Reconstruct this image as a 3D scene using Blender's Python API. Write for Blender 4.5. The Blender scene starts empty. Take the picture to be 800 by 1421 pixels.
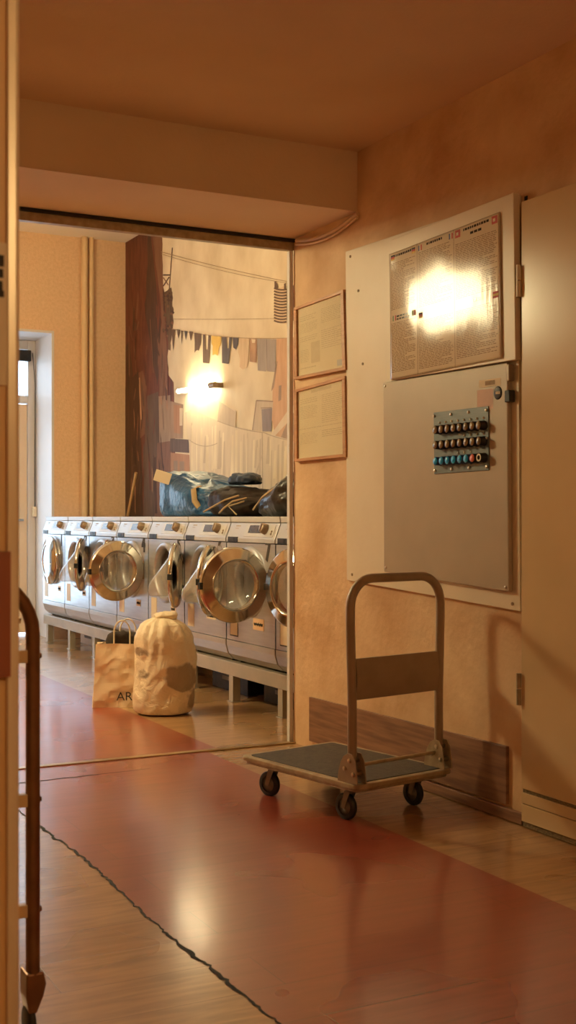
import bpy, math, random
from mathutils import Vector, Matrix, noise
random.seed(7)
C = bpy.context.scene.collection
PI = math.pi
# ------------------------------------------------------------------ camera model
F, CX, HZ, H = 1688.0, 400.0, 717.0, 1.08
TH = math.radians(27.27)
S_, C_ = math.sin(TH), math.cos(TH)
def ray(px):
    t = (px - CX) / F
    return (S_ + t*C_, C_ - t*S_)
def onX(px, py, X):
    a, b = ray(px); d = X / a
    return Vector((X, b*d, H + (HZ - py)/F*d))
def onY(px, py, Y):
    a, b = ray(px); d = Y / b
    return Vector((a*d, Y, H + (HZ - py)/F*d))
def onZ(px, py, z=0.0):
    d = (H - z)*F/(py - HZ); a, b = ray(px)
    return Vector((a*d, b*d, z))

# ------------------------------------------------------------------ materials
def _nt(name):
    m = bpy.data.materials.new(name); m.use_nodes = True
    nt = m.node_tree; return m, nt, nt.nodes['Principled BSDF'], nt.links
def mat(name, col, rough=.5, metal=0., spec=.5, col2=None, scale=6., detail=4., bump=0., bscale=None, stretch=None,
        coat=0., rough2=None, contrast=(.35,.65), trans=0.):
    m, nt, b, L = _nt(name)
    b.inputs['Base Color'].default_value = (*col, 1)
    b.inputs['Roughness'].default_value = rough
    b.inputs['Metallic'].default_value = metal
    b.inputs['Specular IOR Level'].default_value = spec
    b.inputs['Coat Weight'].default_value = coat
    b.inputs['Coat Roughness'].default_value = .08
    b.inputs['Transmission Weight'].default_value = trans
    if col2 is not None or bump or rough2 is not None:
        tc = nt.nodes.new('ShaderNodeTexCoord'); mp = nt.nodes.new('ShaderNodeMapping')
        L.new(tc.outputs['Object'], mp.inputs['Vector'])
        if stretch: mp.inputs['Scale'].default_value = stretch
        n = nt.nodes.new('ShaderNodeTexNoise'); n.inputs['Scale'].default_value = scale; n.inputs['Detail'].default_value = detail
        L.new(mp.outputs['Vector'], n.inputs['Vector'])
        if col2 is not None:
            r = nt.nodes.new('ShaderNodeValToRGB')
            r.color_ramp.elements[0].position = contrast[0]; r.color_ramp.elements[1].position = contrast[1]
            r.color_ramp.elements[0].color = (*col, 1); r.color_ramp.elements[1].color = (*col2, 1)
            L.new(n.outputs['Fac'], r.inputs['Fac']); L.new(r.outputs['Color'], b.inputs['Base Color'])
        if rough2 is not None:
            mr = nt.nodes.new('ShaderNodeMapRange'); mr.inputs['To Min'].default_value = rough; mr.inputs['To Max'].default_value = rough2
            mr.inputs['From Min'].default_value = .3; mr.inputs['From Max'].default_value = .7
            L.new(n.outputs['Fac'], mr.inputs['Value']); L.new(mr.outputs['Result'], b.inputs['Roughness'])
        if bump:
            n2 = nt.nodes.new('ShaderNodeTexNoise'); n2.inputs['Scale'].default_value = bscale or scale; n2.inputs['Detail'].default_value = 3
            L.new(mp.outputs['Vector'], n2.inputs['Vector'])
            bp = nt.nodes.new('ShaderNodeBump'); bp.inputs['Strength'].default_value = bump; bp.inputs['Distance'].default_value = .01
            L.new(n2.outputs['Fac'], bp.inputs['Height']); L.new(bp.outputs['Normal'], b.inputs['Normal'])
    return m
def emit(name, col, s):
    m, nt, b, L = _nt(name)
    b.inputs['Base Color'].default_value = (.9, .85, .75, 1)
    b.inputs['Emission Color'].default_value = (*col, 1); b.inputs['Emission Strength'].default_value = s
    return m
def clear(name, tint, fac, rough=.05, haze=0., top=.75):
    # thin clear sheet: see-through with a share of gloss
    m = bpy.data.materials.new(name); m.use_nodes = True; nt = m.node_tree; nt.nodes.clear(); L = nt.links
    o = nt.nodes.new('ShaderNodeOutputMaterial'); mx = nt.nodes.new('ShaderNodeMixShader')
    t = nt.nodes.new('ShaderNodeBsdfTransparent'); t.inputs['Color'].default_value = (*tint, 1)
    g = nt.nodes.new('ShaderNodeBsdfGlossy'); g.inputs['Roughness'].default_value = rough
    lw = nt.nodes.new('ShaderNodeLayerWeight'); lw.inputs['Blend'].default_value = fac
    mr = nt.nodes.new('ShaderNodeMapRange'); mr.inputs['To Min'].default_value = .06; mr.inputs['To Max'].default_value = top
    L.new(lw.outputs['Facing'], mr.inputs['Value']); L.new(mr.outputs['Result'], mx.inputs['Fac'])
    L.new(t.outputs[0], mx.inputs[1]); L.new(g.outputs[0], mx.inputs[2])
    if haze:
        m2 = nt.nodes.new('ShaderNodeMixShader'); m2.inputs['Fac'].default_value = haze; df = nt.nodes.new('ShaderNodeBsdfDiffuse'); df.inputs['Color'].default_value = (.85,.83,.78,1)
        L.new(mx.outputs[0], m2.inputs[1]); L.new(df.outputs[0], m2.inputs[2]); mx = m2
    L.new(mx.outputs[0], o.inputs['Surface'])
    return m
def planks(name, c1, c2, seam, rough, bump=.25, grain=.35, wear=None, rough2=None):
    m, nt, b, L = _nt(name)
    tc = nt.nodes.new('ShaderNodeTexCoord')
    br = nt.nodes.new('ShaderNodeTexBrick')
    br.inputs['Scale'].default_value = 1; br.inputs['Brick Width'].default_value = 1.28; br.inputs['Row Height'].default_value = .192
    br.inputs['Mortar Size'].default_value = .0012; br.inputs['Mortar Smooth'].default_value = .3
    br.offset = .37
    br.inputs['Color1'].default_value = (*c1, 1); br.inputs['Color2'].default_value = (*c2, 1); br.inputs['Mortar'].default_value = (*seam, 1)
    L.new(tc.outputs['Object'], br.inputs['Vector'])
    mp = nt.nodes.new('ShaderNodeMapping'); mp.inputs['Scale'].default_value = (2.4, 17, 1)
    L.new(tc.outputs['Object'], mp.inputs['Vector'])
    n = nt.nodes.new('ShaderNodeTexNoise'); n.inputs['Scale'].default_value = 2.2; n.inputs['Detail'].default_value = 6; n.inputs['Distortion'].default_value = .6
    L.new(mp.outputs['Vector'], n.inputs['Vector'])
    r = nt.nodes.new('ShaderNodeValToRGB'); r.color_ramp.elements[0].position = .3; r.color_ramp.elements[1].position = .7
    r.color_ramp.elements[0].color = (1-grain, 1-grain, 1-grain, 1); r.color_ramp.elements[1].color = (1.1, 1.1, 1.1, 1)
    L.new(n.outputs['Fac'], r.inputs['Fac'])
    mx = nt.nodes.new('ShaderNodeMix'); mx.data_type = 'RGBA'; mx.blend_type = 'MULTIPLY'; mx.inputs['Factor'].default_value = 1
    L.new(br.outputs['Color'], mx.inputs['A']); L.new(r.outputs['Color'], mx.inputs['B'])
    out = mx.outputs['Result']
    n3 = nt.nodes.new('ShaderNodeTexNoise'); n3.inputs['Scale'].default_value = 1.7; n3.inputs['Detail'].default_value = 2
    L.new(tc.outputs['Object'], n3.inputs['Vector'])
    if wear:
        mr = nt.nodes.new('ShaderNodeMapRange'); mr.inputs['From Min'].default_value = .45; mr.inputs['From Max'].default_value = .8; mr.inputs['To Max'].default_value = .4
        L.new(n3.outputs['Fac'], mr.inputs['Value'])
        m2 = nt.nodes.new('ShaderNodeMix'); m2.data_type = 'RGBA'; m2.inputs['B'].default_value = (*wear, 1)
        L.new(mr.outputs['Result'], m2.inputs['Factor']); L.new(out, m2.inputs['A']); out = m2.outputs['Result']
    L.new(out, b.inputs['Base Color'])
    mr = nt.nodes.new('ShaderNodeMapRange'); mr.inputs['From Min'].default_value = .3; mr.inputs['From Max'].default_value = .7
    mr.inputs['To Min'].default_value = rough; mr.inputs['To Max'].default_value = rough2 or rough*1.4
    L.new(n3.outputs['Fac'], mr.inputs['Value']); L.new(mr.outputs['Result'], b.inputs['Roughness'])
    bp = nt.nodes.new('ShaderNodeBump'); bp.inputs['Strength'].default_value = bump; bp.inputs['Distance'].default_value = .004; bp.invert = True
    ad = nt.nodes.new('ShaderNodeMath'); ad.operation = 'MULTIPLY_ADD'; ad.inputs[1].default_value = .25
    L.new(n3.outputs['Fac'], ad.inputs[0]); L.new(br.outputs['Fac'], ad.inputs[2])
    L.new(ad.outputs[0], bp.inputs['Height']); L.new(bp.outputs['Normal'], b.inputs['Normal'])
    return m

M = dict(
    plaster=mat('ochre plaster', (.56,.33,.16), .7, col2=(.82,.60,.36), scale=3.2, detail=10, bump=.3, bscale=26, contrast=(.28,.70)),
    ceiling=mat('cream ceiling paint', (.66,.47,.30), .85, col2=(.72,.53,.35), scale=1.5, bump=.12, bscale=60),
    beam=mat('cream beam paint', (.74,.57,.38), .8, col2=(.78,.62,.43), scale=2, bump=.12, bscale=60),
    woodchip=mat('tan woodchip paper', (.73,.51,.31), .85, col2=(.80,.57,.36), scale=40, bump=.5, bscale=90),
    white=mat('white paint', (.70,.68,.66), .5, col2=(.66,.64,.62), scale=3, bump=.1, bscale=80),
    white_ceil=mat('white washroom ceiling', (.94,.92,.86), .8, col2=(.91,.89,.83), scale=2),
    board=mat('white painted board', (.80,.71,.55), .45, col2=(.76,.66,.49), scale=4, bump=.06, bscale=40),
    board2=mat('cream laminated board', (.80,.69,.52), .4, col2=(.77,.66,.48), scale=4),
    door=mat('cream gloss door paint', (.70,.53,.31), .22, col2=(.66,.49,.28), scale=3),
    grime=mat('grimy seam', (.10,.075,.04), .8, col2=(.30,.22,.11), scale=30, stretch=(1,3,12)),
    dark=mat('dark gap', (.02,.015,.01), .8, col2=(.03,.02,.012), scale=20),
    laminate=planks('oak laminate', (.47,.265,.115), (.54,.32,.145), (.16,.08,.035), .24, grain=.3, rough2=.33),
    red=planks('red floor coating', (.30,.052,.029), (.34,.064,.035), (.15,.04,.022), .25, grain=.12, wear=(.38,.11,.06), rough2=.33),
    darkwood=mat('dark laminate board', (.16,.075,.042), .45, col2=(.30,.155,.085), scale=3, stretch=(1,1.2,16), detail=6),
    frame_wood=mat('honey wood frame', (.46,.22,.09), .4, col2=(.56,.29,.12), scale=6, stretch=(1,2,20)),
    paper=mat('printed paper', (.80,.70,.52), .6, col2=(.76,.66,.48), scale=5),
    ink=mat('grey ink', (.30,.22,.14), .8, col2=(.40,.31,.20), scale=60),
    ink_faint=mat('faded grey ink', (.62,.50,.34), .7, col2=(.70,.58,.40), scale=60),
    ink_lam=mat('laminated brown ink', (.33,.22,.14), .12, spec=.13, col2=(.42,.30,.20), scale=60),
    ink_lamdark=mat('laminated black ink', (.04,.03,.025), .12, spec=.13, col2=(.06,.05,.04), scale=60),
    sheet=mat('framed white sheet', (.92,.80,.58), .6, col2=(.88,.76,.54), scale=5),
    ink_dark=mat('black ink', (.03,.025,.02), .7, col2=(.05,.04,.03), scale=60),
    ink_red=mat('red ink', (.55,.05,.03), .6, col2=(.48,.05,.03), scale=30),
    ink_blue=mat('blue ink', (.05,.08,.25), .6, col2=(.06,.09,.22), scale=30),
    ink_yel=mat('yellow ink', (.75,.5,.08), .6, col2=(.7,.46,.08), scale=30),
    poster=mat('laminated poster', (.78,.68,.52), .12, spec=.13, bump=.12, bscale=7, stretch=(1,2.2,.8)),
    greymetal=mat('grey painted steel', (.45,.375,.28), .45, metal=.1, col2=(.42,.35,.26), scale=6, bump=.05, bscale=200),
    plate=mat('brushed button plate', (.16,.20,.215), .45, metal=.2, col2=(.13,.17,.185), scale=8, stretch=(1,2,30)),
    screw=mat('bright screw metal', (.75,.68,.55), .3, metal=1, col2=(.65,.58,.46), scale=50),
    blackplastic=mat('black plastic', (.012,.012,.012), .45, spec=.25, col2=(.03,.028,.025), scale=20),
    amber=mat('smoky amber lens', (.22,.15,.07), .2, col2=(.30,.21,.10), scale=40, spec=.8),
    blue=mat('blue button plastic', (.02,.42,.95), .25, col2=(.03,.46,.98), scale=40),
    coral=mat('coral button plastic', (.85,.24,.16), .25, col2=(.80,.22,.15), scale=40),
    ivory=mat('ivory plastic', (.80,.72,.55), .35, col2=(.76,.68,.5), scale=40),
    pink=mat('pale pink label', (.70,.47,.38), .6, col2=(.66,.44,.35), scale=30),
    steel=mat('brushed stainless steel', (.52,.545,.58), .32, metal=.75, col2=(.46,.485,.52), scale=4, stretch=(1,1,14), rough2=.42),
    lidsteel=mat('pale grey enamel lid', (.54,.54,.53), .35, col2=(.50,.50,.49), scale=6),
    panel=mat('silver control panel', (.52,.53,.54), .35, metal=.3, col2=(.48,.49,.50), scale=8),
    plinth=mat('grey steel plinth', (.50,.48,.46), .38, metal=.6, col2=(.45,.43,.41), scale=5, stretch=(1,1,9)),
    chrome=mat('polished chrome ring', (.60,.56,.49), .13, metal=1, col2=(.54,.50,.43), scale=9),
    gasket=mat('grey rubber gasket', (.06,.055,.05), .6, col2=(.09,.08,.075), scale=14),
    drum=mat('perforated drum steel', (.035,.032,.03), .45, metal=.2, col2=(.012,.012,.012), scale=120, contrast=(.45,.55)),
    bowlglass=clear('clear moulded bowl', (.95,.96,.95), .4, .05, .20, .35),
    glass=clear('clear door glass', (.93,.94,.92), .38, .04),
    pane=clear('window pane', (.97,.98,.97), .3, .02, 0., .15),
    display=mat('dark display', (.045,.04,.033), .25, col2=(.07,.06,.05), scale=15),
    knob=mat('brass coloured knob', (.26,.19,.125), .4, metal=.2, col2=(.33,.25,.17), scale=20),
    label=mat('cream sticker', (.80,.68,.48), .6, col2=(.75,.62,.42), scale=12),
    note=mat('orange paper note', (.82,.56,.33), .7, col2=(.76,.5,.28), scale=12),
    standsteel=mat('painted steel stand', (.40,.36,.29), .4, metal=.35, col2=(.46,.41,.33), scale=7),
    truck=mat('brown painted truck tube', (.31,.235,.16), .42, metal=.2, col2=(.36,.275,.19), scale=12),
    truckedge=mat('worn tan truck edge', (.46,.37,.24), .42, metal=.2, col2=(.34,.26,.16), scale=25),
    mat_=mat('black ribbed rubber mat', (.045,.04,.033), .6, col2=(.075,.066,.052), scale=50, bump=.3, bscale=120),
    rubber=mat('black rubber tyre', (.018,.017,.016), .5, col2=(.03,.028,.026), scale=30),
    hub=mat('grey wheel hub', (.22,.19,.15), .45, metal=.5, col2=(.3,.26,.2), scale=20),
    bronze=mat('bronze tube', (.20,.10,.055), .28, metal=.75, col2=(.27,.15,.08), scale=14),
    alu=mat('brushed metal strip', (.90,.82,.65), .32, metal=.25, col2=(.76,.66,.49), scale=5, stretch=(6,6,.5)),
    brass=mat('brass threshold', (.55,.40,.20), .33, metal=.8, col2=(.40,.28,.14), scale=9),
    pipe=mat('cream painted pipe', (.74,.55,.32), .4, col2=(.70,.51,.29), scale=10),
    conduit=mat('off white cable sleeve', (.74,.56,.37), .5, col2=(.70,.52,.34), scale=20),
    bag_paper=mat('cream paper bag', (.86,.70,.47), .7, col2=(.82,.65,.42), scale=5, bump=.3, bscale=9),
    cloth_dark=mat('dark brown cloth', (.035,.025,.02), .8, col2=(.06,.045,.035), scale=20, bump=.4, bscale=30),
    bluebag=mat('blue woven plastic', (.004,.05,.14), .36, col2=(.010,.09,.22), scale=8, bump=1., bscale=22, spec=.5),
    navy=mat('navy cloth', (.015,.03,.06), .5, col2=(.03,.05,.09), scale=14, bump=.4),
    blackbag=mat('black bin liner', (.014,.012,.010), .3, col2=(.025,.02,.015), scale=9, bump=1., bscale=14, spec=.4),
    darkbag=mat('dark brown bag fabric', (.014,.009,.006), .6, spec=.2, col2=(.028,.018,.012), scale=11, bump=.5, bscale=12),
    cord=mat('tan cord', (.32,.22,.10), .6, col2=(.38,.27,.13), scale=40),
    broom=mat('broom handle wood', (.55,.33,.13), .45, col2=(.60,.37,.16), scale=6, stretch=(9,9,1)),
    wallbrown=mat('partition paint', (.80,.53,.25), .5, col2=(.76,.49,.22), scale=3),
    redplate=mat('red brown plate', (.30,.085,.035), .5, col2=(.36,.11,.045), scale=6),
    tube=emit('glowing tube', (1, .82, .48), 60),
    opal=emit('glowing opal shade', (1, .82, .45), 92),
    fill_glow=emit('fill lamp glow', (1, .66, .30), 105),  # glow of the unseen fill globe added behind the camera
)
def sack_mat():
    m, nt, b, L = _nt('thin cream sack over laundry')
    tc = nt.nodes.new('ShaderNodeTexCoord'); n = nt.nodes.new('ShaderNodeTexNoise'); n.inputs['Scale'].default_value = 9; n.inputs['Detail'].default_value = 3
    L.new(tc.outputs['Object'], n.inputs['Vector'])
    last = None
    for c, r0, sc in (((.11,-.10,.21),.115,(1,1,1.5)), ((-.14,-.07,.345),.075,(1,1,2.2)), ((.15,-.03,.06),.07,(1,1,1)), ((-.10,-.12,.22),.06,(.8,1,1.8)), ((.02,.15,.25),.11,(1,1,1))):
        mp = nt.nodes.new('ShaderNodeMapping'); mp.inputs['Scale'].default_value = sc; L.new(tc.outputs['Object'], mp.inputs['Vector'])
        d = nt.nodes.new('ShaderNodeVectorMath'); d.operation = 'DISTANCE'; d.inputs[1].default_value = [a*k for a, k in zip(c, sc)]
        L.new(mp.outputs['Vector'], d.inputs[0])
        q = nt.nodes.new('ShaderNodeMath'); q.operation = 'SUBTRACT'; q.inputs[1].default_value = r0; L.new(d.outputs['Value'], q.inputs[0])
        if last is None: last = q.outputs[0]
        else:
            mi = nt.nodes.new('ShaderNodeMath'); mi.operation = 'MINIMUM'; L.new(last, mi.inputs[0]); L.new(q.outputs[0], mi.inputs[1]); last = mi.outputs[0]
    ad = nt.nodes.new('ShaderNodeMath'); ad.operation = 'MULTIPLY_ADD'; ad.inputs[1].default_value = .16; L.new(n.outputs['Fac'], ad.inputs[0]); L.new(last, ad.inputs[2])
    mr = nt.nodes.new('ShaderNodeMapRange'); mr.inputs['From Min'].default_value = .062; mr.inputs['From Max'].default_value = .082; L.new(ad.outputs[0], mr.inputs['Value'])
    r = nt.nodes.new('ShaderNodeValToRGB'); e = r.color_ramp.elements
    e[0].color = (.40,.31,.205,1); e[1].color = (.84,.70,.48,1)
    L.new(mr.outputs['Result'], r.inputs['Fac']); L.new(r.outputs['Color'], b.inputs['Base Color'])
    b.inputs['Roughness'].default_value = .5
    n2 = nt.nodes.new('ShaderNodeTexNoise'); n2.inputs['Scale'].default_value = 16; n2.inputs['Detail'].default_value = 5; n2.inputs['Distortion'].default_value = 1.2
    L.new(tc.outputs['Object'], n2.inputs['Vector'])
    bp = nt.nodes.new('ShaderNodeBump'); bp.inputs['Strength'].default_value = .9; bp.inputs['Distance'].default_value = .014
    L.new(n2.outputs['Fac'], bp.inputs['Height']); L.new(bp.outputs['Normal'], b.inputs['Normal'])
    return m
for k in ('laminate','red'):
    b_ = M[k].node_tree.nodes['Principled BSDF']; b_.inputs['Coat Weight'].default_value = .72; b_.inputs['Coat Roughness'].default_value = .15
M['sack'] = sack_mat()

# ------------------------------------------------------------------ mesh builder
class MB:
    def __init__(s): s.v = []; s.f = []; s.mi = []; s.sm = []
    def add(s, vs, fs, mi=0, smooth=False, mx=None):
        o = len(s.v)
        s.v += [tuple(mx @ Vector(p)) if mx else tuple(p) for p in vs]
        for f in fs: s.f.append(tuple(i+o for i in f)); s.mi.append(mi); s.sm.append(smooth)
        return s
    def box(s, a, b, mi=0, mx=None):
        (x0,y0,z0),(x1,y1,z1) = a, b
        vs = [(x0,y0,z0),(x1,y0,z0),(x1,y1,z0),(x0,y1,z0),(x0,y0,z1),(x1,y0,z1),(x1,y1,z1),(x0,y1,z1)]
        return s.add(vs, [(3,2,1,0),(4,5,6,7),(0,1,5,4),(1,2,6,5),(2,3,7,6),(3,0,4,7)], mi, False, mx)
    def hexa(s, front, back, mi=0):
        vs = list(front) + list(back)
        return s.add(vs, [(0,1,2,3),(7,6,5,4),(0,4,5,1),(1,5,6,2),(2,6,7,3),(3,7,4,0)], mi)
    def prism(s, poly, axis, a, b, mi=0, mx=None):
        # poly in the two remaining axes, extruded along axis from a to b
        def p(u, v, w): return {0:(w,u,v), 1:(u,w,v), 2:(u,v,w)}[axis]
        n = len(poly); vs = [p(u,v,a) for u,v in poly] + [p(u,v,b) for u,v in poly]
        fs = [tuple(range(n-1,-1,-1)), tuple(range(n,2*n))] + [(i,(i+1)%n,(i+1)%n+n,i+n) for i in range(n)]
        return s.add(vs, fs, mi, False, mx)
    def tube(s, path, r, n=10, mi=0, cap=True, flat=1.0, mx=None):
        path = [Vector(p) for p in path]; vs = []; fs = []; up = None
        rr = r if isinstance(r, (list, tuple)) else [r]*len(path)
        for i, p in enumerate(path):
            d = (path[min(i+1,len(path)-1)] - path[max(i-1,0)]).normalized()
            if up is None:
                up = Vector((0,0,1)) if abs(d.z) < .9 else Vector((0,1,0))
            u = (up - d*up.dot(d)).normalized(); w = d.cross(u); up = u
            for k in range(n):
                a = 2*PI*k/n; vs.append(p + u*math.cos(a)*rr[i] + w*math.sin(a)*rr[i]*flat)
        for i in range(len(path)-1):
            for k in range(n): fs.append((i*n+k, i*n+(k+1)%n, (i+1)*n+(k+1)%n, (i+1)*n+k))
        s.add(vs, fs, mi, True, mx)
        if cap:
            m = len(path)-1
            s.add(vs[:n], [tuple(range(n-1,-1,-1))], mi, False, mx); s.add(vs[m*n:], [tuple(range(n))], mi, False, mx)
        return s
    def lathe(s, prof, n=32, axis='z', mi=0, mx=None, off=None, smooth=True):
        # prof: list of (r, h); off: list of centre shifts per ring (in the first cross axis pair)
        vs = []; fs = []
        for i, (r, h) in enumerate(prof):
            ox, oz = off[i] if off else (0, 0)
            for k in range(n):
                a = 2*PI*k/n; c, q = r*math.cos(a)+ox, r*math.sin(a)+oz
                vs.append({'z':(c,q,h), 'y':(c,h,q), 'x':(h,c,q)}[axis])
        for i in range(len(prof)-1):
            for k in range(n): fs.append((i*n+k, i*n+(k+1)%n, (i+1)*n+(k+1)%n, (i+1)*n+k))
        return s.add(vs, fs, mi, smooth, mx)
    def build(s, name, mats, parent=None, bevel=0., loc=None, solid=0.):
        me = bpy.data.meshes.new(name); me.from_pydata(s.v, [], s.f)
        for m in (mats if isinstance(mats, (list,tuple)) else [mats]): me.materials.append(m)
        me.polygons.foreach_set('material_index', s.mi); me.polygons.foreach_set('use_smooth', s.sm); me.update()
        return link(name, me, parent, bevel, loc, solid)
def link(name, me, parent=None, bevel=0., loc=None, solid=0.):
    o = bpy.data.objects.new(name, me); C.objects.link(o)
    if parent: o.parent = parent
    if loc is not None: o.location = loc
    if solid:
        q = o.modifiers.new('thickness', 'SOLIDIFY'); q.thickness = solid; q.offset = 0
    if bevel:
        q = o.modifiers.new('rounded edges', 'BEVEL'); q.width = bevel; q.segments = 2; q.limit_method = 'ANGLE'; q.angle_limit = .7
    return o
def tag(o, label, cat, group=None):
    o['label'] = label; o['category'] = cat
    if group: o['group'] = group
    return o
def structure(o): o['kind'] = 'structure'; return o
def thing(name, label, cat, loc=(0,0,0), rz=0., group=None):
    o = bpy.data.objects.new(name, None); C.objects.link(o); o.location = loc; o.rotation_euler = (0,0,rz); o.empty_display_size = .1
    return tag(o, label, cat, group)
def text_mesh(name, s, size, mtl, parent, mx, extrude=.0006, sx=1.0, offset=0.):
    cu = bpy.data.curves.new(name, 'FONT'); cu.body = s; cu.size = size; cu.extrude = extrude; cu.align_x = 'CENTER'; cu.align_y = 'CENTER'; cu.offset = offset
    t = bpy.data.objects.new(name, cu); C.objects.link(t); bpy.context.view_layer.update()
    me = bpy.data.meshes.new_from_object(t.evaluated_get(bpy.context.evaluated_depsgraph_get()))
    bpy.data.objects.remove(t); bpy.data.curves.remove(cu)
    me.transform(Matrix.Diagonal((sx,1,1,1))); me.transform(mx); me.materials.clear(); me.materials.append(mtl); me.name = name
    return link(name, me, parent)
class Quad:
    """A flat board hung on a wall, from its four corners; at(u, v, out) gives points on its face."""
    def __init__(s, corners, X): 
        s.c = [onX(px, py, X) for px, py in corners]                 # TL TR BR BL
    def at(s, u, v, out=0.):
        a = s.c[0].lerp(s.c[1], u); b = s.c[3].lerp(s.c[2], u); p = a.lerp(b, v); return Vector((p.x - out, p.y, p.z))
    def slab(s, mb, th, mi=0, u0=0, v0=0, u1=1, v1=1, out=0.):
        f = [s.at(u0,v0,out), s.at(u0,v1,out), s.at(u1,v1,out), s.at(u1,v0,out)]
        mb.hexa(f, [p + Vector((th,0,0)) for p in f], mi); return mb
    wob = None
    def rect(s, mb, u0, v0, u1, v1, out, mi=0):
        g = (lambda u, v: out + s.wob(u, v)) if s.wob else (lambda u, v: out)
        mb.add([s.at(u0,v0,g(u0,v0)), s.at(u0,v1,g(u0,v1)), s.at(u1,v1,g(u1,v1)), s.at(u1,v0,g(u1,v0))], [(0,1,2,3)], mi); return mb
    def words(s, mb, u0, v0, u1, v1, n, out, mi=0, th=.45, gap=.012, wl=(.02,.07), ragged=.25):
        for i in range(n):
            va = v0 + (v1-v0)*i/n; vb = va + (v1-v0)/n*th
            end = u1 - (u1-u0)*random.random()*ragged*(1 if random.random() < .4 else .15); u = u0
            while u < end - .01:
                w = min(random.uniform(*wl), end-u); s.rect(mb, u, va, u+w, vb, out, mi); u += w + gap
        return mb

# ------------------------------------------------------------------ the setting
XW, XM, YF = 2.69, 3.75, 10.5         # right wall, mural wall, far wall
ZC, ZC2, ZB = 2.665, 3.57, 2.405      # ceilings and underside of the beam
YB0, YB1 = 4.56, 5.16                 # beam
def shell(name, mtl, boxes):
    mb = MB()
    for a, b in boxes: mb.box(a, b)
    return structure(mb.build(name, mtl))
shell('floor', M['laminate'], [((-3.2,-2.6,-.1),(3.95,11.6,0))])
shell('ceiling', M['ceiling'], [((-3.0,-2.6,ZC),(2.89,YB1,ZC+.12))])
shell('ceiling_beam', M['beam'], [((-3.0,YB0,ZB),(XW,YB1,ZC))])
shell('wall_right', M['plaster'], [((XW,-2.6,0),(XW+.2,5.1585,ZC))])
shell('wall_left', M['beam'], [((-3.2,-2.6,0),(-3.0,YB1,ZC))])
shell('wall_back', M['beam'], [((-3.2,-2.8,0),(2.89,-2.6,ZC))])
shell('wall_between', M['plaster'], [((XW+.2,5.0,0),(XM+.2,5.14,ZC2)), ((-3.2,5.222,2.46),(XM+.2,5.27,ZC2)), ((-3.2,5.222,0),(-.6,5.27,2.46))])
shell('wall_washroom_right', M['plaster'], [((XM+.012,5.14,0),(XM+.2,YF+.1,ZC2))])
shell('wall_washroom_left', M['woodchip'], [((-3.2,5.27,0),(-3.0,YF+.1,ZC2))])
shell('ceiling_washroom', M['white_ceil'], [((-3.2,5.27,ZC2),(XM+.2,YF+.1,ZC2+.1))])
DX0, DX1, DZ = 1.75, 3.065, 2.70
shell('wall_far', M['woodchip'], [((DX1,YF,0),(XM+.2,YF+.12,ZC2)), ((DX0,YF,DZ),(DX1,YF+.12,ZC2)), ((-3.2,YF,0),(DX0,YF+.12,ZC2))])
# white reveal of the entrance
mb = MB()
mb.box((DX1,YF+.0,0),(DX1+.02,11.2,DZ+.02)); mb.box((DX0,YF,DZ),(DX1,11.2,DZ+.02)); mb.box((DX0-.02,YF,0),(DX0,11.2,DZ+.02))
for o in (mb,): pass
mb.v = [(x-.002 if abs(x-DX1)<1e-6 else x, y-.003 if abs(y-YF)<1e-6 else y, z-.002 if abs(z-DZ)<1e-6 else z) for x,y,z in mb.v]
structure(mb.build('trim_1', M['white']))
# entrance door with glass
d2 = bpy.data.objects.new('door_2', None); C.objects.link(d2); structure(d2); d2.location = (0, 11.05, 0)
mb = MB(); mb.box((DX1-.075,-.04,0),(DX1-.003,.06,DZ-.003)); mb.box((DX0+.003,-.04,0),(DX0+.07,.06,DZ-.003)); mb.box((DX0+.07,-.04,DZ-.09),(DX1-.075,.06,DZ-.003)); mb.box((DX0+.07,-.04,2.12),(DX1-.075,.06,2.19))
mb.build('door_frame', M['white'], d2, .006)
mb = MB(); a, b = DX0+.075, DX1-.08
mb.box((a,-.03,.02),(a+.10,.02,2.11)); mb.box((b-.10,-.03,.02),(b,.02,2.11)); mb.box((a+.1,-.03,2.0),(b-.1,.02,2.11)); mb.box((a+.1,-.03,.02),(b-.1,.02,.26))
mb.build('door_leaf', M['beam'], d2, .005)
mb = MB(); mb.box((a+.1,-.008,.26),(b-.1,-.002,2.0)); mb.box((DX0+.07,0,2.19),(DX1-.075,.006,DZ-.09)); mb.build('glass_pane', M['pane'], d2)
mb = MB(); mb.box((b-.32,-.10,2.50),(b+.02,-.045,2.60)); mb.build('door_closer', M['blackplastic'], d2, .006)
mb = MB(); mb.tube([(b-.05,-.03,1.05),(b-.05,-.08,1.05),(b-.16,-.08,1.05)], .011); mb.build('door_handle', M['steel'], d2)
# opening frame: header strip, dark joint and metal jamb
mb = MB(); mb.box((-.6,YB1-.004,2.352),(XW,YB1+.03,2.392)); mb.box((-.6,YB1+.03,2.40),(XW,YB1+.06,2.46)); structure(mb.build('trim_2', M['truckedge'], None, .002))
mb = MB(); mb.box((-.6,YB1-.02,2.390),(XW,YB1+.03,2.404)); structure(mb.build('trim_3', M['dark']))
mb = MB(); mb.box((2.668,YB1+.0,0.003),(2.688,YB1+.028,2.352)); structure(mb.build('trim_4', M['white'], None, .003))
mb = MB(); mb.box((-.6,YB1-.03,0),(2.688,YB1+.012,.007)); structure(mb.build('trim_5', M['brass'], None, .003))
# dark wood boards along the foot of the right wall
Qb = Quad([(429,967),(703,1036),(703,1117),(429,1028)], XW-.014)
mb = MB(); Qb.slab(mb, .0135); mb.box((XW-.02,3.40,.003),(XW-.0005,4.62,.042)); structure(mb.build('baseboard_right', M['darkwood'], None, .002))
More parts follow.
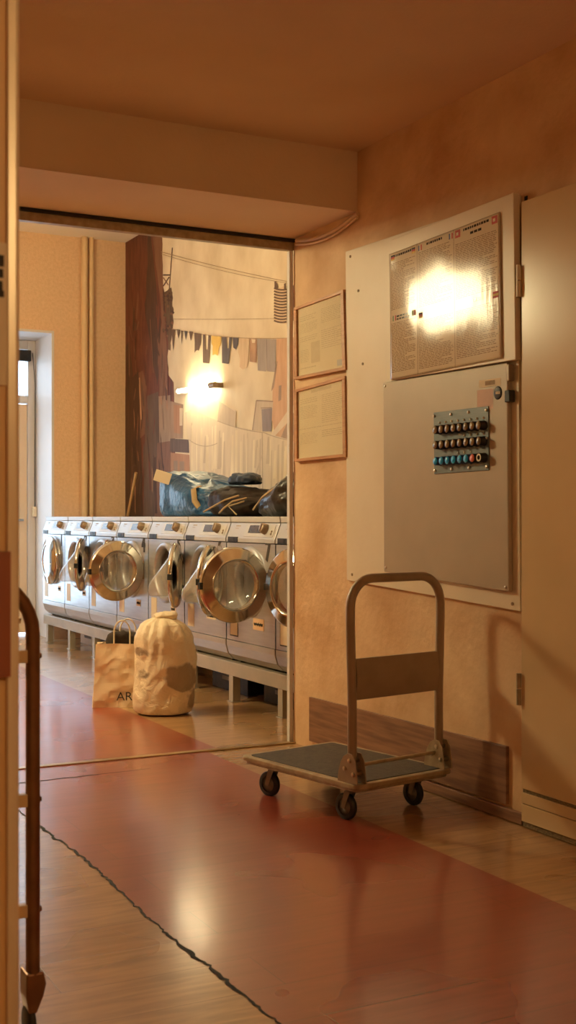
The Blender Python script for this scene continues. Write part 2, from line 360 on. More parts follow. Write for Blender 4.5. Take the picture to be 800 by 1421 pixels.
# cream door on the right wall, seen at an angle
d1 = bpy.data.objects.new('door_1', None); C.objects.link(d1); structure(d1)
dy = onX(724,700,XW-.03).y
mb = MB(); mb.box((XW-.03,dy-.86,.135),(XW-.001,dy,2.175)); mb.build('door_leaf', M['door'], d1, .003)
mb = MB(); mb.box((XW-.03,dy-.86,.022),(XW-.001,dy,.082)); mb.box((XW-.03,dy-.86,.085),(XW-.001,dy,.122)); mb.build('kick_board', M['door'], d1, .002)
mb = MB(); mb.box((XW-.024,dy-.86,.003),(XW-.002,dy-.002,.134)); mb.build('seam', M['grime'], d1)
for z in (.48, 1.90):
    mb = MB(); mb.tube([(XW-.036,dy+.006,z-.055),(XW-.036,dy+.006,z+.0)], .009); mb.tube([(XW-.036,dy+.006,z+.003),(XW-.036,dy+.006,z+.055)], .009)
    mb.build('hinge', M['ivory'] if z > 1 else M['truckedge'], d1)
mb = MB(); mb.box((XW-.004,dy+.002,.05),(XW-.001,dy+.016,2.2)); mb.build('door_gap', M['dark'], d1)
# red floor runners
def runner(name, label, y0, y1, x0, x1, torn):
    NS = 520; ys = [y0 + (y1-y0)*i/NS for i in range(NS+1)]
    def left(y):
        if not torn: return x0
        base = 1.172 + .010*math.sin(y*2.1) + .007*math.sin(y*5.3+1)
        return base + .010*noise.noise(Vector((y*7, 3.1, 0))) + .010*noise.noise(Vector((y*23, 1.2, 0))) + .008*noise.noise(Vector((y*61, 4.2, 0)))
    vs = []; fs = []
    for y in ys:
        a = left(y); b = x1 + .03*(y-y0)/6 if torn is None else x1
        vs += [(a,y,.0022), (b,y,.0022), (a,y,0.0002), (b,y,0.0002)]
    for i in range(NS):
        j = 4*i; fs += [(j,j+1,j+5,j+4), (j+2,j,j+4,j+6), (j+1,j+3,j+7,j+5)]
    o = tag(MB().add(vs, fs).build(name, M['red']), label, 'floor runner')
    if torn:
        vs = []; fs = []
        for y in ys:
            w = .002 + .013*abs(noise.noise(Vector((y*11, 7.7, 0)))) + .008*abs(noise.noise(Vector((y*3, 2.7, 0))))
            a = left(y); vs += [(a-w,y,.0012), (a+.0005,y,.0028)]
        for i in range(NS): j = 2*i; fs.append((j,j+1,j+3,j+2))
        vs2 = []
        for i in range(60):
            x = 1.20 + .66*i/59; yy = 4.865 + .03*i/59 + .008*noise.noise(Vector((x*14,0,5))); w = .006*(1-i/59) + .0015
            vs2 += [(x,yy-w,.0030), (x,yy+w,.0030)]
        m = MB().add(vs, fs).add(vs2, [(2*i,2*i+2,2*i+3,2*i+1) for i in range(59)])
        m.build('torn_edge', M['dark'], o)['label'] = 'dark ragged tear along the runner'
    return o
runner('floor_runner', 'long red floor runner with dark torn edge in the front room', -2.4, YB1-.03, 1.17, 2.225, True)
runner('floor_runner', 'red floor runner beyond the brass threshold beside the washing machines', YB1+.013, 10.3, .95, 2.30, False)
# left partition close to the camera
PY = 1.6
pa, pb = onY(10,0,PY).x, onY(28,0,PY).x
shell('wall_partition', M['wallbrown'], [((-2.9,PY+.006,0),(pa+.004,PY+.11,ZC))])
mb = MB(); mb.prism([(pa,PY),(pb-.004,PY),(pb,PY+.004),(pb,PY+.12),(pa,PY+.12)], 2, 0, ZC); structure(mb.build('trim_6', M['alu'], None, .002))
def sheet(px0, px1, y0, y1, Y, th, name, mtl):
    a, b = onY(px0,y1,Y), onY(px1,y0,Y); mb = MB(); mb.box((a.x,Y-th,a.z),(b.x,Y,b.z)); return mb.build(name, mtl, None, .0008)
n = tag(sheet(-140,9.6,338,528,PY+.005,.003,'paper_notice',M['paper']), 'cream paper notice taped to the near left partition', 'notice')
mb = MB()
for (a,b,c,d) in ((-90,6,354,361),(-100,5,373,376),(-110,4,390,393),(-60,6,403,407)):
    p, q = onY(a,d,PY), onY(b,c,PY); mb.box((p.x,PY+.0012,p.z),(q.x,PY+.0018,q.z))
mb.build('printed_lines', M['ink_dark'], n)
tag(sheet(-120,12,765,946,PY+.005,.012,'wall_plate',M['redplate']), 'red brown plate on the near left partition below the paper notice', 'plate')

# ------------------------------------------------------------------ mural behind the machines
cols = dict(
    bg=((.64,.53,.35),(.84,.74,.55)), red=((.10,.028,.015),(.19,.058,.03)), dk=((.06,.028,.016),(.10,.045,.026)), br=((.17,.075,.04),(.24,.115,.065)),
    leaf=((.07,.04,.02),(.17,.10,.05)), line=((.36,.25,.14),(.42,.30,.18)), cl=((.11,.065,.035),(.16,.095,.055)), yel=((.62,.40,.07),(.70,.47,.10)),
    ind=((.085,.065,.055),(.13,.10,.085)), crm=((.72,.56,.36),(.62,.46,.28)), pat=((.25,.11,.055),(.55,.36,.2)), gb=((.30,.26,.23),(.38,.33,.29)),
    ob=((.52,.31,.17),(.62,.39,.23)), win=((.26,.18,.12),(.32,.23,.16)), sh=((.20,.16,.16),(.27,.22,.21)), s1=((.62,.52,.38),(.69,.58,.43)), s2=((.50,.40,.28),(.57,.47,.34)),
    s3=((.40,.31,.21),(.48,.38,.27)), grey=((.30,.20,.13),(.38,.27,.18)), bal=((.10,.06,.04),(.15,.09,.06)), orange=((.36,.18,.09),(.44,.24,.13)))
order = list(cols); mm = [mat('mural print ' + k, a, .62, col2=b, scale=(3.5 if k == 'bg' else 9), detail=6, stretch=((1,1,.7) if k=='bg' else (1,3,.6)), contrast=(.3,.7)) for k,(a,b) in cols.items()]
mural = MB(); layer = [0]
def mpoly(pts, key, crop=True, up=1):
    layer[0] += up; X = XM - .00003*layer[0]
    if crop: pts = [(160+x*.325, 290+y*.325) for x,y in pts]
    vs = [onX(px,py,XM) for px,py in pts]; vs = [Vector((X, v.y, v.z)) for v in vs]
    nrm = Vector((0,0,0))
    for i in range(len(vs)):
        a, b = vs[i], vs[(i+1)%len(vs)]; nrm += a.cross(b)
    if nrm.x > 0: vs.reverse()
    mural.add(vs, [tuple(range(len(vs)))], order.index(key))
def mline(x0,y0,x1,y1,w,key,sag=0,n=8):
    for i in range(n):
        t0, t1 = i/n, (i+1)/n; f = lambda t: (x0+(x1-x0)*t, y0+(y1-y0)*t + sag*4*t*(1-t))
        (a,b),(c,d) = f(t0), f(t1); l = math.hypot(c-a,d-b) or 1; nx, ny = -(d-b)/l*w/2, (c-a)/l*w/2
        mpoly([(a+nx,b+ny),(c+nx,d+ny),(c-nx,d-ny),(a-nx,b-ny)], key, up=(1 if i == 0 else 0))
Xm = XM
mural.add([(XM,5.16,.9),(XM,5.16,3.565),(XM,YF-.003,3.565),(XM,YF-.003,.9)], [(3,2,1,0)], 0)
J = lambda x0,y0,x1,y1,n,amp: [(x0+(x1-x0)*i/n+random.uniform(-amp,amp)*(0<i<n), y0+(y1-y0)*i/n) for i in range(n+1)]
mpoly([(38,60),(200,60)] + J(200,60,205,330,6,2) + J(226,420,232,560,6,5) + [(222,640),(228,710),(250,740),(252,800)] + [(262,1320),(38,1320)], 'red')
mpoly([(38,600),(60,560),(75,700),(60,900),(72,1320),(38,1320)], 'dk')
mpoly(J(140,110,128,450,8,4) + J(160,620,180,760,5,4) + J(190,640,182,440,6,5) + J(176,330,152,110,5,3), 'dk')
mpoly(J(160,120,196,420,6,3) + J(210,700,225,720,3,2) + J(205,330,198,120,5,2), 'br')
mpoly(J(180,560,190,800,5,3) + J(220,800,226,700,4,2) + J(222,600,205,470,4,3), 'br')
mpoly(J(205,360,240,335,4,3) + J(247,380,250,480,6,4) + J(240,560,236,605,4,3) + J(226,600,214,420,6,4), 'leaf')
for k in range(46):
    x, y = random.uniform(206,248), random.uniform(345,560); s = random.uniform(3,8)
    mpoly([(x-s,y),(x,y-s*1.3),(x+s,y+s*.2),(x+.3*s,y+s)], random.choice(['leaf','dk','br']))
mline(245,165,232,340,4,'dk'); mline(205,282,238,282,6,'dk'); mline(206,330,232,290,5,'dk'); mline(206,292,228,325,4,'br')
mpoly([(40,760),(100,690),(112,1000),(120,1320),(40,1320)], 'dk'); mpoly([(100,700),(118,690),(136,760),(128,960),(108,980)], 'br')
mpoly([(132,800),(185,780),(190,1060),(176,1320),(120,1320)], 'bal'); mpoly([(186,800),(236,795),(240,1010),(190,1000)], 'grey'); mpoly([(236,820),(292,835),(290,980),(240,980)], 'grey')
mpoly([(250,835),(282,840),(280,960),(252,956)], 'orange'); mpoly([(276,850),(290,850),(288,925),(276,925)], 's1')
mpoly([(180,1000),(240,990),(262,1320),(170,1320)], 'br'); mpoly([(238,1040),(318,1050),(322,1200),(330,1320),(240,1320)], 'orange')
mpoly([(236,980),(318,985),(320,1042),(236,1036)], 'bal'); mpoly([(250,1075),(268,1075),(268,1130),(252,1130)], 'win'); mpoly([(276,1078),(296,1078),(296,1140),(278,1140)], 'win')
mline(170,1060,176,1300,10,'dk'); mline(145,1040,152,1200,7,'red'); mline(60,500,75,560,3,'br'); mline(150,470,164,700,3,'br'); mline(104,720,112,900,4,'ob')
for k in range(60):
    y = random.uniform(330, 1150); x = random.uniform(44, 205 if y < 640 else 225); l = random.uniform(40, 190); w = random.uniform(2, 7); d = random.uniform(-8, 12)
    mpoly([(x,y),(x+w,y+l*.2),(x+w*.8+d,y+l),(x-w*.2+d,y+l*.9)], random.choice(['dk','br','red','dk','bal','orange' if y > 700 else 'br']))
# upper lines and striped shirt
mline(198,183,748,312,3,'line',6); mline(198,192,748,318,2.2,'line',12); mline(248,470,682,468,2,'line',2)
mpoly([(683,310),(692,330),(706,338),(722,330),(730,318),(733,380),(735,492),(706,488),(680,480),(681,400)], 'crm')
for k in range(12): mline(681,338+k*12.6,735,343+k*12.6,7,'cl',5,4)
mpoly([(683,310),(690,310),(700,334),(694,346),(683,336)], 'cl'); mpoly([(724,320),(731,316),(733,345),(724,346)], 'cl')
mpoly([(736,330),(765,326),(765,478),(736,474)], 'cl')
# main washing line
mline(244,512,470,546,3,'line',4); mline(470,546,770,550,3,'line',5)
for (a,t,w,h,k) in ((243,514,16,90,'cl'),(266,514,14,40,'cl'),(283,518,8,62,'cl'),(298,520,14,40,'ind'),(318,522,18,42,'cl')):
    mpoly([(a,t),(a+w,t+2),(a+w*.7,t+h*.6),(a+w*.45,t+h),(a+w*.25,t+h*.7)], k)
mpoly([(340,528),(371,533),(368,575),(360,606),(354,602),(347,606),(341,615),(342,575)], 'cl')
mpoly([(377,536),(388,537),(389,600),(397,600),(401,540),(410,541),(404,660),(377,657)], 'cl')
mpoly([(414,542),(455,546),(453,580),(446,592),(441,627),(431,620),(418,625),(419,585),(414,575)], 'yel')
mpoly([(458,547),(478,548),(481,595),(487,595),(490,548),(501,549),(487,662),(459,658)], 'ind')
mpoly([(504,549),(529,550),(528,578),(518,600),(507,592)], 'ind')
mpoly([(532,552),(575,554),(572,640),(566,676),(548,686),(534,674),(536,640),(528,610)], 'crm')
mpoly([(577,554),(608,555),(606,656),(578,652)], 'pat'); mpoly([(585,556),(602,557),(600,572),(588,572)], 'bg')
mpoly([(609,554),(650,555),(648,694),(612,690)], 'gb'); mpoly([(650,555),(692,556),(686,696),(652,693)], 'gb'); mline(650,556,651,690,3,'sh')
# right hand houses
mpoly([(692,556),(790,545),(790,1320),(700,1320),(690,980),(672,900),(676,760),(690,690)], 'ob')
mpoly([(702,755),(714,752),(712,815),(700,822)], 'win'); mpoly([(740,750),(752,746),(752,815),(738,820)], 'win')
mpoly([(692,650),(697,652),(682,760),(670,780),(672,762)], 'grey')
mpoly([(606,818),(678,824),(668,950),(592,945)], 's2'); mline(606,818,678,822,5,'win'); mline(606,818,590,945,4,'win'); mline(625,850,672,848,4,'win')
mpoly([(628,855),(674,850),(670,950),(632,950)], 'sh'); mpoly([(752,845),(770,835),(770,880),(670,985),(664,970)], 's1'); mpoly([(752,880),(775,865),(775,960),(700,1000)], 'grey')
# hung sheets
mpoly([(300,870),(330,855),(440,905),(470,840),(520,860),(516,930),(640,955),(765,990),(765,1320),(330,1320),(318,1000)], 's1')
mpoly([(448,820),(516,866),(514,930),(440,905)], 's2')
for k in range(44):
    x = 322 + k*10 + random.uniform(-5,5); w = random.uniform(4,17); t = 905 + (x-320)*.2 + random.uniform(0,60); b = random.uniform(1080,1320)
    mpoly([(x,t),(x+w*.5,t-4),(x+w*.6,b),(x-w*.5,b)], random.choice(['s2','s1','s2','bg','bg']))
mline(632,955,634,1200,4,'s3'); mline(440,905,640,955,4,'s3',8); mline(640,955,765,990,4,'s3',5); mline(318,985,440,1000,3,'s3',20); mline(560,1230,632,1050,5,'s2',14)
tag(mural.build('wall_mural', mm), 'printed wall mural of a narrow alley with washing lines, behind the machines', 'mural')

# ------------------------------------------------------------------ tube lamp, washroom lamp and added fill lamp
a, b = onX(291,535,XM-.085), onX(248,543,XM-.085)
t = thing('tube_lamp', 'glowing fluorescent tube lamp on the mural above the blue bag', 'lamp', (XM-.045, (a.y+b.y)/2, (a.z+b.z)/2))
dv = (b - a)/2
mb = MB(); mb.tube([(-.04,-dv.y,-dv.z),(-.04,dv.y,dv.z)], .016, 14); mb.build('tube', M['tube'], t)
mb = MB(); mb.tube([(-.04,-dv.y-.11,-dv.z-.003),(-.04,-dv.y-.004,-dv.z)], .021, 14); mb.box((-.04,-dv.y-.07,-dv.z-.018),(.042,-dv.y-.02,-dv.z+.018)); mb.build('end_holder', M['knob'], t)
mb = MB(); mb.tube([(-.04,dv.y+.002,dv.z),(-.04,dv.y+.03,dv.z)], .019, 14); mb.box((-.04,dv.y+.004,dv.z-.014),(.042,dv.y+.026,dv.z+.014)); mb.build('end_holder', M['ivory'], t)
t = thing('ceiling_lamp', 'opal drum pendant lamp hanging in the washroom, out of the view', 'lamp', (.55, 6.75, ZC2))
mb = MB(); mb.lathe([(0,-1.18),(.20,-1.18),(.23,-1.15),(.23,-.94),(.20,-.91),(0.0,-.91)], 32); mb.build('lamp_shade', M['opal'], t)
mb = MB(); mb.tube([(0,0,-.905),(0,0,-.02)], .008); mb.lathe([(0,0),(.05,0),(.05,-.02),(.01,-.05),(0,-.05)], 20); mb.build('stem', M['steel'], t)
t = thing('fill_lamp', 'added fill globe hanging unseen behind the camera to brighten the front room', 'lamp', (.95, -.7, ZC))  # unseen globe added to brighten the partition and front room
mb = MB(); mb.lathe([(0,-.79)] + [(.09*math.sin(PI*k/12), -.70-.09*math.cos(PI*k/12)) for k in range(1,12)] + [(.0,-.61)], 24); mb.build('lamp_shade', M['fill_glow'], t)
mb = MB(); mb.tube([(0,0,-.605),(0,0,-.02)], .006); mb.lathe([(0,0),(.05,0),(.045,-.02),(.01,-.04),(0,-.04)], 20); mb.build('stem', M['steel'], t)

# ------------------------------------------------------------------ washing machines
W2, MH, MD = .315, .845, .68
YAW = -PI/2
RX, RZ, RR = 0.0, .480, .168        # opening centre and radius in the machine's frame
cache = {}
def shared(name, key, maker, mats, parent, bevel=0., loc=None):
    if key not in cache:
        o = maker().build(name, mats, parent, bevel, loc); cache[key] = o.data; return o
    return link(name, cache[key], parent, bevel, loc)
def mk_body():
    mb = MB(); z0, z1, w = .135, .695, W2-.002
    cor = [math.atan2(z-RZ, x-RX) for x in (-w,w) for z in (z0,z1)]
    an = sorted([2*PI*i/56-PI for i in range(56)] + cor); vs = []; fs = []
    for q in an:
        c, s = math.cos(q), math.sin(q); k = min([((w if c > 0 else -w)-RX)/c if abs(c) > 1e-6 else 9, ((z1 if s > 0 else z0)-RZ)/s if abs(s) > 1e-6 else 9])
        vs += [(RX+c*RR, 0, RZ+s*RR), (RX+c*k, 0, RZ+s*k)]
    n = len(an)
    for i in range(n): j = (i+1) % n; fs.append((2*i, 2*i+1, 2*j+1, 2*j))
    mb.add(vs, fs)
    mb.add([(-w,0,z0),(-w,0,z1),(-w,MD,z1),(-w,MD,z0)], [(0,1,2,3)]); mb.add([(w,0,z0),(w,MD,z0),(w,MD,z1),(w,0,z1)], [(0,1,2,3)])
    mb.add([(-w,MD,z0),(-w,MD,z1),(w,MD,z1),(w,MD,z0)], [(0,1,2,3)]); mb.add([(-w,0,z1),(w,0,z1),(w,MD,z1),(-w,MD,z1)], [(0,1,2,3)]); mb.add([(-w,0,z0),(-w,MD,z0),(w,MD,z0),(w,0,z0)], [(0,1,2,3)])
    return mb
def mk_panel():   # sloping fascia, with side cheeks
    w = W2-.002; return MB().prism([(-.004,.700),(-.004,.722),(.030,.810),(MD,.810),(MD,.700)], 0, -w, w)
def mk_lid():
    w = W2; return MB().prism([(.028,.813),(.024,.845),(MD,.845),(MD,.813)], 0, -w, w)
def mk_plinth():
    w = W2-.002; return MB().prism([(-.003,.132),(-.003,.10),(.012,.05),(.05,.012),(MD,.012),(MD,.132)], 0, -w, w)
def mk_ring():
    return MB().lathe([(RR-.012,.03),(RR-.012,-.006),(RR,-.02),(RR+.018,-.02),(RR+.03,-.008),(RR+.032,.0)], 48, 'y', mx=Matrix.Translation((RX,0,RZ)))
def mk_gasket():
    return MB().lathe([(RR-.012,.03),(RR-.03,.045),(RR-.035,.06),(RR-.02,.08)], 40, 'y', mx=Matrix.Translation((RX,0,RZ)))
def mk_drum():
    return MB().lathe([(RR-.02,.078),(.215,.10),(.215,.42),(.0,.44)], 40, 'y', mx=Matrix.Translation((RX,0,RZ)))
def dome(mx=None): pass
CXD = -.205       # door centre from its hinge
def mk_door_ring():
    m = MB().lathe([(.128,.010),(.128,-.024),(.132,-.034),(.140,-.036),(.146,-.030),(.190,-.022),(.201,-.012),(.204,.002),(.196,.012),(.128,.012)], 56, 'y', mx=Matrix.Translation((CXD,-.022,0)))
    return m
def mk_door_glass():
    m = MB().lathe([(.129,-.028),(.115,-.034),(.06,-.040),(0,-.042)], 48, 'y', mx=Matrix.Translation((CXD,-.022,0)))
    return m
def mk_bowl():
    prof = [(.135,.012),(.130,.028),(.118,.045),(.086,.095),(.055,.142),(.036,.160),(.018,.166),(0,.166)]
    off = [(0,0),(0,-.002),(0,-.010),(0,-.044),(0,-.076),(0,-.090),(0,-.094),(0,-.094)]
    return MB().lathe(prof, 48, 'y', mx=Matrix.Translation((CXD,-.022,0)), off=off)
def mk_latch():
    m = MB(); m.box((CXD-.209,-.042,-.018),(CXD-.190,-.010,.018)); return m
def mk_hinge():
    m = MB(); m.tube([(0,-.02,-.06),(0,-.02,.06)], .012, 12); m.box((-.03,-.026,-.03),(.0,-.012,.03)); return m
def slope(x, z):  # point on the fascia
    k = (z-.722)/.088; return (x, -.004+.034*k, z)
FN = Matrix.Rotation(math.atan2(.034,.088), 4, 'X')   # tilt of the fascia
def on_fascia(x, z, mb_local):
    p = slope(x, z); mx = Matrix.Translation(p) @ Matrix.Rotation(-math.atan2(.034,.088), 4, 'X')
    mb_local.v = [tuple(mx @ Vector(v)) for v in mb_local.v]; return mb_local
def mk_display(): m = MB(); m.box((-.085,-.004,-.023),(.085,.002,.023)); return on_fascia(.045,.774,m)
def mk_bezel(): m = MB(); m.box((-.185,-.002,-.037),(.185,.002,.037)); return on_fascia(.095,.768,m)
def mk_knob():
    m = MB().lathe([(.030,0),(.030,-.010),(.026,-.032),(.021,-.036),(0,-.036)], 28, 'y'); m.box((-.004,-.041,-.020),(.004,-.032,.020)); return on_fascia(.172,.774,m)
def mk_buttons():
    m = MB()
    for x, z in ((.19,.748),(.19,.762)): m.lathe([(.006,0),(.006,-.006),(0,-.006)], 12, 'y', mx=Matrix.Translation((x-.19,0,z-.755)))
    return on_fascia(.253,.756,m)
def mk_print():
    m = MB()
    for k in range(4): m.box((-.04+k*.026,-.0012,-.005),(-.026+k*.026,.001,.004))
    return on_fascia(.03,.740,m)
def mk_mark():
    m = MB(); m.box((-.03,-.0012,-.003),(.03,.001,.003)); m.box((-.03,-.0012,-.016),(.01,.001,-.013)); return on_fascia(-.2,.792,m)
def mk_drawer(): m = MB(); m.box((-.285,-.0075,.700),(-.155,.0,.730)); m.box((-.278,-.0085,.703),(-.205,-.007,.724)); return m
def mk_foot(): return MB().lathe([(0,0),(.025,0),(.022,.014),(0,.014)], 16)
angles = [0, 150, 148, 97, 148, 137, 92, 13]
notes = [(.17,'label'), (.19,'label'), (.10,'label'), (.13,'label'), (.13,'label'), (.10,'label'), (.11,'note'), (.1,'note')]
desc = ['steel washing machine number 1, farthest in the row, its round door shut',
        'steel washing machine number 2, second from the far wall, glass door swung wide open',
        'steel washing machine number 3, open door partly hidden behind the door of number 4',
        'steel washing machine number 4, round door standing straight out, above the paper bag',
        'steel washing machine number 5, open with glass bowl showing, above the cream sack',
        'steel washing machine number 6, under the dark bags, its open door seen edge on',
        'steel washing machine number 7, big round door standing straight out',
        'steel washing machine number 8, nearest in the row, partly hidden by the jamb']
SH = .235
for i in range(8):
    yc = 9.985 - .6395*i
    t = thing('washing_machine', desc[i], 'washing machine', (2.93, yc, SH), YAW, 'washing machines in a row on the stand')
    shared('housing', 'body', mk_body, M['steel'], t)
    shared('control_panel', 'fascia', mk_panel, M['panel'], t, .002)
    shared('lid', 'lid', mk_lid, M['lidsteel'], t, .003)
    shared('plinth', 'plinth', mk_plinth, M['plinth'], t, .003)
    r = shared('door_seat', 'ring', mk_ring, M['steel'], t)
    shared('gasket', 'gasket', mk_gasket, M['gasket'], r)
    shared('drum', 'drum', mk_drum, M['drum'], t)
    z = shared('display_bezel', 'bezel', mk_bezel, M['lidsteel'], t, .001)
    shared('display', 'display', mk_display, M['display'], z)
    shared('dial_knob', 'knob', mk_knob, M['knob'], t)
    shared('button', 'buttons', mk_buttons, M['knob'], t); shared('printed_symbols', 'print', mk_print, M['ink_dark'], t); shared('printed_mark', 'mark', mk_mark, M['ink'], t)
    shared('detergent_drawer_grip', 'drawer', mk_drawer, M['blackplastic'], t, .0015)
    for x in (-.26,.26):
        for y in (.09,.60): shared('foot', 'foot', mk_foot, M['blackplastic'], t, 0, (x,y,-.0))
    d = shared('door', 'dring', mk_door_ring, M['chrome'], t, 0, (.205, -.003, RZ)); d.rotation_euler = (0,0,math.radians(angles[i]))
    d['label'] = 'round chrome door ring'
    shared('door_glass', 'dglass', mk_door_glass, M['glass'], d); shared('glass_bowl', 'bowl', mk_bowl, M['bowlglass'], d)
    shared('latch', 'latch', mk_latch, M['blackplastic'], d, .003); shared('hinge', 'hinge', mk_hinge, M['chrome'], d)
    text_mesh('number', str(i+1), .15, M['ink_dark'], t, Matrix.Translation((.228,-.0012,.655)) @ Matrix.Rotation(PI/2,4,'X'), .0006, .85, .008)
    # stickers
    mb = MB(); mb.box((-.262,-.0015,.165),(-.165,0,.305),0)
    if i in (6, 7): mb.box((-.268,-.0012,.158),(-.159,0,.312),1)
    s = mb.build('sticker', [M['label'], M['ink_dark']], t)
    if i == 6:
        mb = MB(); mb.prism([(-.04,-.01),(0,-.045),(.04,-.01),(.02,.02),(-.02,.02)], 1, -.0022, -.0015, mx=Matrix.Translation((-.214,0,.275))); mb.build('printed_mark', M['note'], s)
    nx, kind = notes[i]
    if i != 7:
        mb = MB(); hw = .068 if i in (2,5,6) else .04; hh = .018 if i in (2,5) else (.032 if i == 6 else .022)
        mb.box((nx-hw,-.0015,.25-hh),(nx+hw,0,.25+hh)); s = mb.build('note', M[kind], t)
        pts = [(nx-hw*.8+hw*1.6*k/44, -.0025, .25+.010*math.sin(k*1.9+i)*(.5+.5*abs(math.sin(k*.7)))) for k in range(45)]
        mb = MB(); mb.tube(pts, .0013, 4, cap=False); mb.build('handwriting', M['ink_dark'], s)

# ------------------------------------------------------------------ stand under the machines
t = thing('machine_stand', 'long grey steel stand carrying the row of washing machines', 'stand', (2.95, 5.2, 0))
L_ = 10.36 - 5.2
mb = MB(); mb.box((0,0,.155),(.05,L_,.2345)); mb.build('front_rail', M['standsteel'], t, .003)
mb = MB(); mb.box((.60,0,.155),(.65,L_,.2345)); mb.build('rear_rail', M['standsteel'], t, .003)
for k in range(8):
    y = 5.82 - 5.2 + .634*k
    mb = MB(); mb.box((.05,y-.02,.175),(.60,y+.02,.2345)); mb.build('cross_bar', M['standsteel'], t)
    for x in (0, .60):
        mb = MB(); mb.box((x+.002,y-.028,.006),(x+.05,y+.028,.155)); mb.box((x-.006,y-.036,0),(x+.058,y+.036,.006)); mb.build('leg', M['standsteel'], t, .002)
# things pushed under the stand
def crate(px0, X, y0, y1, h, label, mtl, cat='crate', name='plastic_crate'):
    t = thing(name, label, cat, (X, (y0+y1)/2, 0)); w = (y1-y0)/2
    mb = MB(); mb.box((0,-w,0),(.008,w,h)); mb.box((.29,-w,0),(.298,w,h)); mb.box((.008,-w,0),(.29,-w+.008,h)); mb.box((.008,w-.008,0),(.29,w,h)); mb.box((.008,-w+.008,0),(.29,w-.008,.008)); mb.build('box_shell', mtl, t, .003)
    mb = MB(); mb.box((-.006,-w-.004,h-.02),(.302,-w+.012,h+.002)); mb.box((-.006,w-.012,h-.02),(.302,w+.004,h+.002)); mb.box((-.006,-w+.012,h-.02),(.01,w-.012,h+.002)); mb.box((.288,-w+.012,h-.02),(.302,w-.012,h+.002)); mb.build('rim', mtl, t, .003)
    mb = MB(); mb.box((-.002,-w*.5,h*.45),(.0,w*.4,h*.62)); mb.build('label_strip', M['grey2'], t)
M['grey2'] = mat('grey label', (.25,.24,.22), .6, col2=(.2,.19,.18), scale=20)
crate(0, 3.14, 6.62, 7.15, .135, 'low black crate under the stand behind the cream sack', M['blackplastic'])
crate(0, 3.14, 5.90, 6.40, .135, 'low black crate under the stand between the two nearest legs', M['blackplastic'])
crate(0, 3.2, 9.72, 10.1, .12, 'low white tub under the far end of the stand', M['ivory'], 'tub', 'plastic_tub')
crate(0, 3.16, 9.12, 9.52, .125, 'low grey tub under the stand below machine number 2', M['gasket'], 'tub', 'plastic_tub')

# ------------------------------------------------------------------ soft bags
def blob(dims, e, seed, amp, freq, n=40, m=56, squash=None):
    vs = []; fs = []
    pw = lambda c, q: math.copysign(abs(c)**q, c)
    for i in range(n+1):
        la = -PI/2 + PI*i/n
        for k in range(m):
            lo = 2*PI*k/m
            p = Vector((dims[0]*pw(math.cos(la),e)*pw(math.cos(lo),e), dims[1]*pw(math.cos(la),e)*pw(math.sin(lo),e), dims[2]*pw(math.sin(la),e)))
            q = Vector(p)*freq + Vector((seed,seed*1.7,seed*.3))
            d = noise.noise(q) + .5*(1-2*abs(noise.noise(q*2.1))) + .25*noise.noise(q*4.3)
            p += p.normalized()*amp*d if p.length > 1e-6 else Vector()
            if squash: p = squash(p)
            vs.append(p)
    for i in range(n):
        for k in range(m): fs.append((i*m+k, i*m+(k+1)%m, (i+1)*m+(k+1)%m, (i+1)*m+k))
    return MB().add(vs, fs, 0, True)
def flatbase(z0):
    def f(p): return Vector((p.x, p.y, max(p.z, z0)))
    return f
ZT = SH + .845 + .001
# blue bag: long, tall at its far end
def sq(p):
    k = 1 + .44*(p.y/.46) - .05*(p.y/.5)**2
    return Vector((p.x, p.y, max((p.z+.115)*k, 0)))
t = thing('shopping_bag', 'big shiny blue woven shopping bag lying on top of the machines', 'bag', (3.34, 7.63, ZT))
blob((.24,.46,.13), .42, 3.3, .030, 8.5, 64, 96, sq).build('bag_body', M['bluebag'], t)
p = Vector((-.09,.43,.285))
mb = MB(); mb.box((-.056,-.002,-.040),(.056,.002,.040), mx=Matrix.Translation((-.275,.20,.272)) @ Matrix.Rotation(-.38,4,'Z') @ Matrix.Rotation(.30,4,'Y') @ Matrix.Rotation(.25,4,'X')); mb.build('label_tag', M['paper'], t)['label'] = 'cream paper tag'
mb = MB(); mb.tube([(-.20,-.34,.02),(-.255,-.32,.10),(-.235,-.25,.18),(-.17,-.20,.20)], .02, 8, flat=.25); mb.build('strap', M['cord'], t)
t = thing('duffel_bag', 'dark brown bag with tan cords slumped beside the blue bag', 'bag', (3.26, 6.80, ZT))
blob((.22,.31,.085), .7, 8.1, .028, 7.5, 48, 72, lambda p: Vector((p.x, p.y, max((p.z+.075)*(1+1.0*p.y), 0)))).build('bag_body', M['darkbag'], t)
mb = MB()
mb.tube([(-.245,.20,.03),(-.25,.05,.06),(-.235,-.10,.10),(-.19,-.20,.125)], .006, 6); mb.tube([(-.25,-.05,.02),(-.26,-.14,.05),(-.24,-.22,.09),(-.16,-.25,.11)], .006, 6); mb.tube([(-.25,-.30,.01),(-.265,-.22,.06),(-.20,-.30,.09)], .005, 6)
mb.build('cord', M['cord'], t)
tag(blob((.08,.13,.035), .8, 5.7, .024, 13, 32, 52, flatbase(-.03)).build('cloth_bundle', M['navy'], None, 0, (3.27, 6.93, ZT+.232)), 'small navy bundle lying on the dark brown bag', 'bundle')
t = thing('rubbish_bag', 'glossy black plastic bag on the machines nearest the jamb', 'bag', (3.28, 6.13, ZT))
blob((.22,.34,.115), .85, 12.4, .040, 7, 52, 72, lambda p: Vector((p.x, p.y, max((p.z+.09)*(1.05-.35*p.y/.3), 0)))).build('bag_body', M['blackbag'], t)
